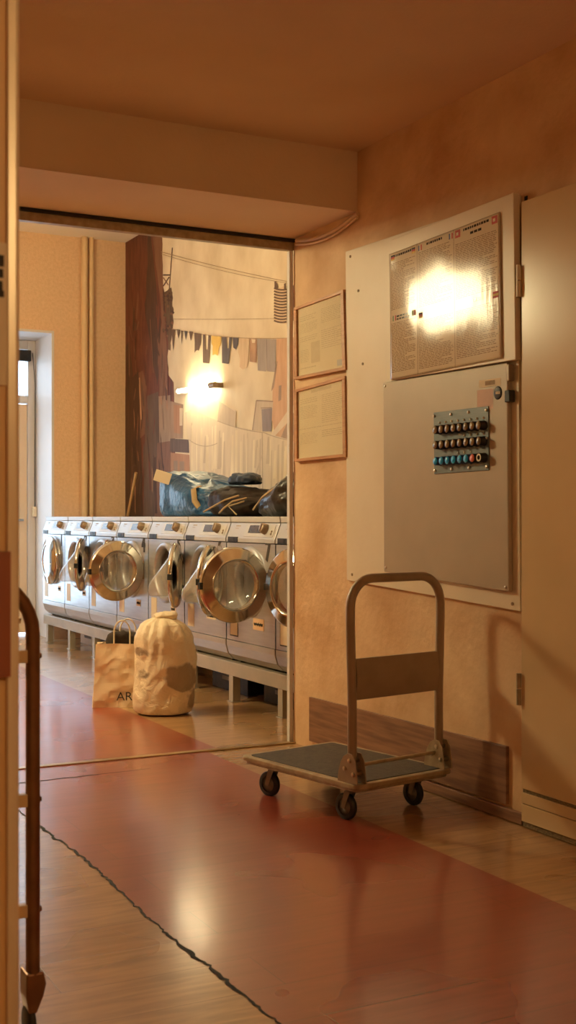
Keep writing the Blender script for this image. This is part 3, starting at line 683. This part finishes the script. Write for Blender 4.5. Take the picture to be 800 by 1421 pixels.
mb = MB(); mb.tube([(-.225,.24,.04),(-.235,.10,.11),(-.20,-.02,.17),(-.10,-.12,.22)], .007, 6, flat=.5); mb.build('tie_strip', M['cord'], t)
# cream sack
def sack():
    n, m = 60, 72; vs = []; fs = []
    prof = [(0,0,),(.10,.0),(.146,.010),(.160,.05),(.161,.11),(.158,.17),(.156,.23),(.158,.29),(.157,.35),(.150,.41),(.134,.455),(.112,.49),(.080,.512),(.045,.525),(.02,.53)]
    def r_at(s):
        x = s*(len(prof)-1); i = min(int(x), len(prof)-2); f = x-i
        return prof[i][0]*(1-f)+prof[i+1][0]*f, prof[i][1]*(1-f)+prof[i+1][1]*f
    for i in range(n+1):
        r, z = r_at(i/n)
        for k in range(m):
            a = 2*PI*k/m; fold = max(0,(z-.33)/.19)
            rr = r*(1 + .085*fold*math.sin(a*13+2*math.sin(a*3)) + .03*fold*math.sin(a*23+1.3*math.sin(a*5)))
            q = Vector((math.cos(a)*2.2, math.sin(a)*2.2, z*9)); rr += r/.15*(.012*noise.noise(q*.6) + .016*(.4-abs(noise.noise(q*1.3+Vector((3,1,2))))) + .007*(.4-abs(noise.noise(q*3.1))))
            vs.append((rr*math.cos(a)*1.03 + .012*math.sin(z*7), rr*math.sin(a)*.9, max(0.0,z + .004*noise.noise(q*1.5)*(z > .02))))
    for i in range(n):
        for k in range(m): fs.append((i*m+k, i*m+(k+1)%m, (i+1)*m+(k+1)%m, (i+1)*m+k))
    return MB().add(vs, fs, 0, True)
t = thing('laundry_sack', 'stuffed cream laundry sack knotted at the top, on the floor by the paper bag', 'sack', (2.455, 6.26, 0), -TH)
sack().build('sack_body', M['sack'], t)
blob((.062,.036,.020), .8, 4.4, .014, 26, 24, 36).build('knot', M['sack'], t, 0, (.012,0,.535))
# paper bag
def paper_bag(w=.162, d=.075, h=.36):
    mb = MB(); nu, nz = 40, 26
    def ringpt(s, z):
        per = [(-w,-d),(w,-d),(w,d),(-w,d)]; L4 = [2*w,2*d,2*w,2*d]; x = s*sum(L4); i = 0
        while i < 3 and x > L4[i]: x -= L4[i]; i += 1
        a, b = per[i], per[(i+1)%4]; f = x/L4[i]; px, py = a[0]+(b[0]-a[0])*f, a[1]+(b[1]-a[1])*f
        k = 1-.10*(z/h); gus = 0
        if i in (1,3): gus = .035*math.sin(PI*f)*(z/h) * (-1 if i == 1 else 1)
        q = Vector((px*9, py*9, z*9)); nn = noise.noise(q)*.012 + .008*(.5-abs(noise.noise(q*2)))
        side = {0:(0,-1),1:(1,0),2:(0,1),3:(-1,0)}[i]
        return (px*k + gus + side[0]*nn, py*(1-.15*z/h) + side[1]*nn, z*(1 + .01*noise.noise(Vector((px*6,py*6,9)))))
    m = 88; vs = [ringpt(k/m, h*i/nz) for i in range(nz+1) for k in range(m)]; fs = []
    for i in range(nz):
        for k in range(m): fs.append((i*m+k, i*m+(k+1)%m, (i+1)*m+(k+1)%m, (i+1)*m+k))
    fs.append(tuple(range(m-1,-1,-1)))
    return mb.add(vs, fs, 0, False)
t = thing('paper_bag', 'cream paper carrier bag with black lettering, standing behind the sack', 'bag', (2.345, 6.62, 0), -TH+.10)
paper_bag().build('bag_body', M['bag_paper'], t, 0, None, .002)
for y, dx in ((-.058,-.0), (.055,.03)):
    mb = MB(); mb.tube([(dx-.045+.0, y, .30)] + [(dx + .045*-math.cos(PI*k/12), y+.006, .42+.07*math.sin(PI*k/12)) for k in range(13)] + [(dx+.045,y,.30)], .0045, 8); mb.build('handle', M['paper'], t)
text_mesh('lettering', 'ARKET', .068, M['ink_dark'], t, Matrix.Translation((.078,-.0835,.062)) @ Matrix.Rotation(PI/2,4,'X'), .001, 1.05)
tag(blob((.095,.030,.055), .7, 9.9, .016, 13, 36, 52).build('folded_laundry', M['cloth_dark'], None, 0, (2.355, 6.62, .362)), 'dark brown clothing stuffed in the top of the paper bag', 'clothing')
# broom handle behind machines
mb = MB(); a = onX(189,656,XM-.07); b = onX(178,720,XM-.055); mb.tube([b+(b-a)*5.5*0+Vector((0,(b-a).y*1.5,(b-a).z*1.5-.0)), a], .013, 10)
tag(mb.build('broom_handle', M['broom']), 'thin wooden broom handle leaning on the mural behind machine number 4', 'broom')

# ------------------------------------------------------------------ pipes, cables
for px, r in ((117.5,.030),(127,.022)):
    p = onY(px,700,YF-.045)
    t = tag(MB().tube([(p.x,YF-.045,0.0),(p.x,YF-.045,ZC2)], r, 16).build('heating_pipe', M['pipe']),
        'thicker cream heating pipe running up the far wall' if r > .025 else 'thinner cream heating pipe, right beside the thicker one on the far wall', 'pipe', 'heating pipes on the far wall')
    mb = MB()
    for z in (1.35, 2.9): mb.box((p.x-r*.6,YF-.03,z-.012),(p.x+r*.6,YF,z+.012))
    mb.build('clip', M['pipe'], t, .003)
p0 = onX(412,334,XW-.012); p1 = onX(497,296,XW-.012)
pts = [p0.lerp(p1, k/10) + Vector((0,0,-.035*math.sin(PI*k/10))) for k in range(11)]
tag(MB().tube(pts, .010, 8).tube([p+Vector((-.002,0,-.018)) for p in pts], .006, 8).build('cable', M['conduit']), 'pale cable sleeve sagging under the beam on the right wall', 'cable')
t = thing('hanging_switch', 'small white pull switch hanging on a cord by the entrance door', 'switch', (DX1-.02, 10.98, 1.08))
mb = MB(); mb.tube([(0,0,.07),(-.002,0,.3),(.004,0,1.2),(-.02,0,1.5)], .004, 6); mb.build('cord', M['gasket'], t)
mb = MB(); mb.box((-.02,-.02,0),(.015,.015,.09)); mb.build('switch_body', M['ivory'], t, .005)

# ------------------------------------------------------------------ boards on the right wall
Q1 = Quad([(480,349),(719,270),(722.5,848.5),(481.5,805)], XW-.016)
mb = MB(); Q1.slab(mb, .0155); bb = tag(mb.build('backing_board', M['board'], None, .002), 'large white backing board on the right wall behind the grey cabinet', 'board')
mb = MB()
for u, v in ((.035,.02),(.965,.985),(.04,.98),(.09,.13),(.12,.35)):
    c = Q1.at(u,v); mb.lathe([(.006,-.003),(.006,0)], 12, 'x', mx=Matrix.Translation(c)); mb.lathe([(.006,-.003),(0,-.004)], 12, 'x', mx=Matrix.Translation(c))
mb.build('screw', M['ink'], bb)
Q2 = Quad([(543,333),(713,267),(716,499),(543,528)], XW-.044)
mb = MB(); Q2.slab(mb, .028); nb = tag(mb.build('notice_board', M['board2'], None, .002), 'thick cream board carrying the laminated poster above the grey cabinet', 'board')
Q3 = Quad([(542,353),(694.5,294),(697.5,497),(543,527)], XW-.047)
mb = MB(); nu, nv = 48, 48; vs = []; fs = []
def wob(u, v): return .0014 + .0042*(.5+.5*noise.noise(Vector((u*3.4,v*2.3,4.2)))) + .004*max(0,.12-u)*max(0,.15-v)*40
for j in range(nv+1):
    for i in range(nu+1): vs.append(Q3.at(i/nu, j/nv, wob(i/nu,j/nv)-.001))
for j in range(nv):
    for i in range(nu): k = j*(nu+1)+i; fs.append((k,k+nu+1,k+nu+2,k+1))
mb.add(vs, fs, 0, True)
po = tag(mb.build('poster', M['poster'], None, 0, None, .0008), 'large laminated poster of small print in columns, with flags and a glossy glare', 'poster')
ou = .0000
Q3.wob = wob
mb = MB()
for (a,b,c,d) in ((.004,.0,.008,1),(.992,0,.996,1),(.275,.0,.279,1),(.615,0,.619,1),(.004,.002,.996,.005),(.004,.995,.996,.998)):
    for k in range(40):
        if d-b > c-a: Q3.rect(mb, a, b+(d-b)*k/40, c, b+(d-b)*(k+1)/40, ou, 0)
        else: Q3.rect(mb, a+(c-a)*k/40, b, a+(c-a)*(k+1)/40, d, ou, 0)
heads = [(.05,.22,.022),(.37,.52,.022),(.70,.92,.022)]
for a,b,v in heads:
    Q3.words(mb, a, v, b, v+.035, 1, ou, 1, .5, .005, (.008,.02), 0)
Q3.words(mb, .76,.062,.86,.092, 1, ou, 1, .6, .006, (.015,.03), 0)
for (u0,u1,v0,v1,n) in ((.015,.262,.085,.46,30),(.015,.262,.56,.955,32),(.29,.605,.075,.50,34),(.29,.605,.60,.97,30),(.63,.985,.115,.52,32),(.63,.985,.60,.95,28)):
    Q3.words(mb, u0, v0, u1, v1, n, ou, 0, .42, .006, (.012,.045), .5)
Q3.words(mb, .05,.505,.20,.55, 2, ou, 1, .6, .006, (.015,.03), 0); Q3.words(mb, .78,.545,.85,.575, 1, ou, 1, .6, .006, (.015,.03), 0)
mb.build('print', [M['ink_lam'], M['ink_lamdark']], po)
mb = MB()
def flag(u, v, c, horiz=False, w=.035, h=.042):
    for k in range(3):
        if horiz: Q3.rect(mb, u, v+h*k/3, u+w, v+h*(k+1)/3, ou+.0002, c[k])
        else: Q3.rect(mb, u+w*k/3, v, u+w*(k+1)/3, v+h, ou+.0002, c[k])
for u in (.02,.225): flag(u,.02,(0,1,3),True)
for u in (.29,.575): flag(u,.02,(2,4,1))
for u in (.63,.94): flag(u,.015,(1,1,1),True,.045,.055)
for u in (.64,.95): Q3.rect(mb, u,.032,u+.018,.054, ou+.0004, 4)
flag(.94,.535,(1,3,1),True,.045,.045); flag(.03,.50,(5,4,1)); flag(.225,.50,(5,4,1)); flag(.29,.535,(0,1,3),True)
M['ink_green'] = mat('green ink', (.12,.25,.10), .6, col2=(.1,.22,.09), scale=30)
mb.build('flag_print', [M['ink_dark'], M['ink_red'], M['ink_blue'], M['ink_yel'], M['paper'], M['ink_green']], po)

# grey control cabinet with its buttons
CF = XW-.036
Q4 = Quad([(532,531),(704.5,503),(706.5,821.5),(533,793.5)], CF)
cab = thing('control_cabinet', 'flat grey steel control cabinet with three rows of round buttons', 'cabinet', Q4.at(.5,1) + Vector((.019,0,0)))
org = cab.location.copy()
def local(mb): mb.v = [tuple(Vector(v)-org) for v in mb.v]; return mb
mb = MB(); Q4.slab(mb, .019); local(mb).build('cabinet_body', M['greymetal'], cab, .004)
def disc(mb, c, r, out, mi=0, n=14, inner=None):
    pr = [(r,0),(r,-out),(r*.8,-out-.0015),(0,-out-.0015)]
    return mb.lathe(pr, n, 'x', mi, Matrix.Translation(c))
for u, v in ((.02,.02),(.98,.982),(.02,.975)):
    mb = disc(MB(), Q4.at(u,v), .006, .002); local(mb).build('screw', M['screw'], cab)
mb = MB(); Q4.rect(mb, .80,.062,.955,.095,.0006); local(mb).build('label_sticker', M['label'], cab)
mb = MB(); Q4.rect(mb, .845,.068,.915,.088,.001); local(mb).build('printed_mark', M['ink'], cab)
mb = MB(); Q4.rect(mb, .785,.105,.90,.195,.0006); local(mb).build('label_sticker', M['pink'], cab)
mb = disc(MB(), Q4.at(.935,.128), .024, .001, 0, 24); rs = local(mb).build('round_sticker', M['blackplastic'], cab); 
mb = MB(); c = Q4.at(.935,.128)
for k in range(3): mb.box((c.x-.0035,c.y-.014+.009*k,c.z-.004),(c.x-.0024,c.y-.008+.009*k,c.z+.005))
local(mb).build('printed_mark', M['label'], rs)
c = Q4.at(1,.04); mb = MB(); mb.box((c.x-.008,c.y-.020,c.z-.034),(c.x+.016,c.y-.004,c.z+.024)); local(mb).build('latch', M['knob'], cab, .003)
c = Q4.at(1,.14); mb = MB(); mb.box((c.x-.012,c.y-.026,c.z-.028),(c.x+.014,c.y+.002,c.z+.014)); local(mb).build('lock', M['blackplastic'], cab, .003)
Q5 = Quad([(602,572.5),(678,563.5),(679,652.5),(603,658)], CF-.004)
mb = MB(); Q5.slab(mb, .004); bp = local(mb).build('button_plate', M['plate'], cab, .0015)
for u, v in ((.02,.06),(.34,.06),(.66,.06),(.97,.06),(.02,.5),(.97,.5),(.02,.94),(.34,.94),(.66,.94),(.97,.94)):
    mb = disc(MB(), Q5.at(u,v), .0055, .004); local(mb).build('screw', M['screw'], bp)
def button(u, v, mtl, ln=.026, r=.0165, hole=False):
    c = Q5.at(u,v); mb = MB()
    mb.lathe([(r+.0015,0),(r+.0015,-.006),(r,-.007),(r,-ln),(r*.86,-ln-.001)], 22, 'x', 0, Matrix.Translation(c))
    if hole: mb.lathe([(r*.86,-ln-.001),(r*.5,-ln-.001)], 22, 'x', 1, Matrix.Translation(c)); mb.lathe([(r*.5,-ln-.001),(r*.45,-ln+.004),(0,-ln+.004)], 22, 'x', 0, Matrix.Translation(c))
    else: mb.lathe([(r*.86,-ln-.001),(r*.7,-ln-.0035),(0,-ln-.005)], 22, 'x', 1, Matrix.Translation(c))
    return local(mb).build('button', [M['blackplastic'], mtl], bp)
M['bluebody'] = mat('dark blue button sleeve', (.012,.06,.17), .3, col2=(.015,.075,.2), scale=30)
for k in range(8):
    u = .135 + .795*k/7
    for v, tv in ((.295,.175),(.54,.42)):
        b = button(u, v, M['amber']); b['label'] = 'smoky round button'
        if not (v > .5 and k < 4):
            mb = disc(MB(), Q5.at(u-.01,tv), .004, .003, 0, 10); local(mb).build('indicator_light', M['ivory'], bp)
    b = button(u, .80, [M['blue']]*6 and (M['blue'] if k < 6 else M['coral'] if k == 6 else M['ivory']), hole=(k == 7))
    if k < 6: b.data.materials[0] = M['bluebody']
    b['label'] = 'blue round button' if k < 6 else 'coral round button' if k == 6 else 'ivory ringed key switch'
    if 2 < k < 6 :
        mb = disc(MB(), Q5.at(u-.01,.69), .004, .003, 0, 10); local(mb).build('indicator_light', M['ivory'], bp)
# two framed notices
def framed(corners, label, kind):
    Q = Quad(corners, XW-.024); t = thing('picture_frame', label, 'framed notice', Q.at(.5,1)+Vector((.023,0,0)), 0, 'framed notices beside the jamb')
    o = t.location.copy(); lc = lambda mb: (setattr(mb, 'v', [tuple(Vector(v)-o) for v in mb.v]), mb)[1]
    mb = MB(); fu, fv = .055, .04
    Q.slab(mb,.022,0,0,0,1,fv); Q.slab(mb,.022,0,0,1-fv,1,1); Q.slab(mb,.022,0,0,fv,fu,1-fv); Q.slab(mb,.022,0,1-fu,fv,1,1-fv)
    lc(mb).build('frame', M['frame_wood'], t, .0015)
    mb = MB(); Q.slab(mb,.008,0,fu,fv,1-fu,1-fv,-.010); sh = lc(mb).build('sheet', M['sheet'], t)
    mb = MB(); z = -.0094
    if kind == 0:
        Q.words(mb,.10,.16,.45,.24,3,z,0,.28); Q.words(mb,.10,.26,.47,.40,8,z,0,.28); Q.words(mb,.53,.14,.92,.34,9,z,0,.28); Q.words(mb,.10,.44,.45,.52,3,z,0,.28); Q.words(mb,.53,.42,.92,.68,10,z,0,.28); Q.words(mb,.1,.62,.28,.80,8,z,0,.28)
        Q.rect(mb,.32,.54,.50,.82,z,1); Q.rect(mb,.34,.57,.48,.66,z-.0002,0); Q.rect(mb,.34,.70,.48,.80,z-.0002,0); Q.words(mb,.1,.86,.45,.90,1,z,0,.3); Q.rect(mb,.82,.85,.93,.93,z,2)
    else:
        Q.rect(mb,.32,.06,.72,.10,z,1); Q.words(mb,.10,.16,.45,.24,3,z,0,.28); Q.words(mb,.10,.26,.45,.44,8,z,0,.28); Q.words(mb,.53,.16,.92,.54,15,z,0,.28); Q.words(mb,.08,.56,.92,.575,1,z,0,.5); Q.words(mb,.10,.62,.45,.78,8,z,0,.28); Q.words(mb,.53,.62,.92,.72,4,z,0,.35)
    lc(mb).build('print', [M['ink_faint'], M['label'], M['white']], sh)
    mb = MB(); Q.slab(mb,.0015,0,fu,fv,1-fu,1-fv,-.006); lc(mb).build('glazing', M['pane'], t)
framed([(407.5,427),(476.5,401.5),(479.5,513),(408.5,527)], 'upper of two framed notices with wooden frames beside the opening', 0)
framed([(408,541),(478.5,521.5),(480,634),(408.5,641)], 'lower of two framed notices with wooden frames beside the opening', 1)

# ------------------------------------------------------------------ platform truck
t = thing('platform_truck', 'brown platform truck with rubber deck and folding handle, by the right wall', 'platform truck', (2.304, 4.005, 0), math.radians(11))
PL, PW, PZ = .345, .238, .155
def rrect(w, l, r, n=6):
    pts = []
    for cx, cy, a0 in ((w-r,l-r,0),(-w+r,l-r,PI/2),(-w+r,-l+r,PI),(w-r,-l+r,3*PI/2)):
        for k in range(n+1): a = a0 + PI/2*k/n; pts.append((cx+r*math.cos(a), cy+r*math.sin(a)))
    return pts
mb = MB(); mb.prism(rrect(PW,PL,.03), 2, PZ-.022, PZ-.004); mb.prism(rrect(PW-.012,PL-.012,.025), 2, PZ-.034, PZ-.020); mb.build('deck', M['truckedge'], t, .004)
mb = MB(); mb.prism(rrect(PW-.028,PL-.028,.015), 2, PZ-.006, PZ-.0015)
mb.build('rubber_mat', M['mat_'], t, .001)
HY, HX = -PL+.055, .214
def arc(cx, cz, r, a0, a1, y, n=8): return [(cx+r*math.cos(a0+(a1-a0)*k/n), y, cz+r*math.sin(a0+(a1-a0)*k/n)) for k in range(n+1)]
top, br = .862, .10
path = [(-HX,HY,PZ+.03),(-HX,HY,.45),(-HX-.006,HY,.62),(-HX-.008,HY,.70)] + arc(-HX-.008+br,top-br,br,PI,PI/2,HY) + arc(HX+.008-br,top-br,br,PI/2,0,HY) + [(HX+.008,HY,.70),(HX+.006,HY,.62),(HX,HY,.45),(HX,HY,PZ+.03)]
mb = MB(); mb.tube(path, .0165, 14); h = mb.build('handle', M['truck'], t)
mb = MB(); vs = []; fs = []
for k in range(9):
    z = .437 + .145*k/8; bul = .008*math.sin(PI*k/8)
    vs += [(-HX+.012,HY-.006-bul,z),(HX-.012,HY-.006-bul,z),(-HX+.012,HY+.004-bul,z),(HX-.012,HY+.004-bul,z)]
for k in range(8): j = 4*k; fs += [(j,j+1,j+5,j+4),(j+3,j+2,j+6,j+7),(j+2,j,j+4,j+6),(j+1,j+3,j+7,j+5)]
fs += [(0,2,3,1),(32,33,35,34)]
mb.add(vs, fs); mb.build('handle_plate', M['truck'], h)
mb = MB(); mb.tube([(-HX+.02,HY+.0,PZ+.052),(HX-.02,HY+.0,PZ+.052)], .007, 10); mb.build('cross_rod', M['truckedge'], t)
for s in (-1, 1):
    pts = [(HY-.05,PZ-.004),(HY-.05,PZ+.03)] + [(HY-.012+.0+.062*math.cos(a)*-1*-1, PZ+.028+.072*math.sin(a)) for a in [PI*.95-(PI*.95)*k/10 for k in range(11)]] + [(HY+.05,PZ-.004)]
    pts = [(HY-.052,PZ-.004),(HY-.040,PZ+.075),(HY-.024,PZ+.098),(HY+.0,PZ+.10),(HY+.022,PZ+.088),(HY+.038,PZ+.065),(HY+.05,PZ+.03),(HY+.055,PZ-.004)]
    b = MB(); b.prism(pts, 0, s*(HX+.019)-.002, s*(HX+.019)+.002); b.prism(pts, 0, s*(HX-.021)-.002, s*(HX-.021)+.002)
    b.box((min(s*(HX-.021),s*(HX+.019)),HY+.02,PZ-.004),(max(s*(HX-.021),s*(HX+.019)),HY+.05,PZ+.012))
    hb = b.build('hinge_bracket', M['truckedge'] if s > 0 else M['truck'], t, .001)
    for y, z in ((HY-.01,PZ+.075),(HY+.015,PZ+.045),(HY-.03,PZ+.03)):
        mb = MB(); mb.lathe([(.008,-.025),(.008,.027),(0,.029)], 10, 'x', mx=Matrix.Translation((s*HX,y,z))); mb.lathe([(0,-.027),(.008,-.025)], 10, 'x', mx=Matrix.Translation((s*HX,y,z))); mb.build('bolt', M['screw'], hb)
def caster(x, y, rz):
    mb = MB(); mb.box((-.03,-.035,PZ-.040),(.03,.035,PZ-.034)); mb.tube([(0,0,PZ-.042),(0,0,PZ-.055)], .018, 12)
    for s in (-1,1): mb.prism([(-.014,PZ-.05),(.014,PZ-.05),(.03,.045),(.012,.042)], 0, s*.016-.0015, s*.016+.0015)
    mb.box((-.0175,-.014,PZ-.054),(.0175,.014,PZ-.048))
    c = mb.build('caster_fork', M['hub'], t, .001, (x,y,0)); c.rotation_euler = (0,0,rz)
    w = MB(); w.lathe([(.030,-.011),(.044,-.011),(.048,-.006),(.048,.006),(.044,.011),(.030,.011)], 32, 'x', mx=Matrix.Translation((0,.02,.048))); w.build('tyre', M['rubber'], c)
    w = MB(); w.lathe([(0,-.010),(.010,-.012),(.012,-.008),(.031,-.008),(.031,.008),(.012,.008),(.010,.012),(0,.010)], 24, 'x', mx=Matrix.Translation((0,.02,.048))); w.build('wheel_hub', M['hub'], c)
for x, y, r in ((-.165,.225,.2), (.165,.235,.1), (-.175,-.235,.06), (.165,-.225,.0)): caster(x, y, r)

# ------------------------------------------------------------------ hand truck behind the left partition
a = onY(45.5,800,2.47)
t = thing('hand_truck', 'bronze tubular hand truck standing upright behind the left partition edge', 'hand truck', (a.x-.18, 2.47, 0))
mb = MB(); x = .18
path = [(-x,0,.11),(-x,0,.80)] + arc(-x+.12,.838,.12,PI,PI/2,0) + arc(x-.12,.838,.12,PI/2,0,0) + [(x,0,.80),(x,0,.11)]
mb.tube(path, .0205, 12, flat=.7); mb.build('tube_frame', M['bronze'], t)
for z in (.793, .497, .27):
    mb = MB(); mb.box((-x+.005,-.008,z-.013),(x-.008,.012,z+.013)); mb.build('cross_bar', M['pipe'], t, .002)
    for s in (-1,1):
        mb = MB(); mb.lathe([(0,-.01),(.008,-.01),(.008,.0),(.005,.006),(0,.006)], 12, 'x', mx=Matrix.Translation((s*x+s*.012,0,z+.0)) @ Matrix.Rotation(0 if s > 0 else PI,4,'Z')); mb.build('bolt', M['bronze'], t)
mb = MB(); mb.tube([(-x+.004,.02,.865),(x-.02,.02,.865)], .005, 8); mb.build('rear_bar', M['pipe'], t)
for s in (-1,1):
    mb = MB(); mb.prism([(-.018,.145),(.018,.145),(.024,.12),(.018,.095),(.004,.062),(-.012,.062),(-.018,.095)], 1, -.02, .035, mx=Matrix.Translation((s*x,0,0)) @ Matrix.Diagonal((s,1,1,1))); mb.build('wheel_bracket', M['bronze'], t, .004)
    w = MB(); w.lathe([(0,-.008),(.03,-.008),(.038,-.004),(.038,.004),(.03,.008),(0,.008)], 28, 'x', mx=Matrix.Translation((s*(x-.006),.008,.038))); w.build('wheel', M['rubber'], t)

# ------------------------------------------------------------------ world, portal and camera
w = bpy.data.worlds.new('daylight'); bpy.context.scene.world = w; w.use_nodes = True
bg = w.node_tree.nodes['Background']; bg.inputs['Color'].default_value = (.62,.80,1,1); bg.inputs['Strength'].default_value = 5.5
ld = bpy.data.lights.new('door_portal', 'AREA'); ld.shape = 'RECTANGLE'; ld.size = DX1-DX0; ld.size_y = DZ; ld.cycles.is_portal = True
lo = bpy.data.objects.new('door_portal', ld); C.objects.link(lo); lo.location = ((DX0+DX1)/2, 11.2, DZ/2); lo.rotation_euler = (-PI/2,0,0)
cd = bpy.data.cameras.new('camera'); co = bpy.data.objects.new('camera', cd); C.objects.link(co)
co.location = (0,0,H); co.rotation_euler = (PI/2,0,-TH)
cd.sensor_fit = 'HORIZONTAL'; cd.sensor_width = 24; cd.lens = 24*F/800; cd.shift_y = (HZ-710.5)/800; cd.clip_start = .02
cd.dof.use_dof = True; cd.dof.focus_distance = 5.8; cd.dof.aperture_fstop = 9
sc = bpy.context.scene; sc.camera = co
sc.view_settings.view_transform = 'Standard'; sc.view_settings.look = 'None'; sc.view_settings.gamma = 1; sc.view_settings.use_curve_mapping = False
sc.view_settings.exposure = 0.0
sc.cycles.use_denoising = True
sc.cycles.max_bounces = 12; sc.cycles.diffuse_bounces = 6; sc.cycles.transparent_max_bounces = 16
sc.cycles.sample_clamp_indirect = 6
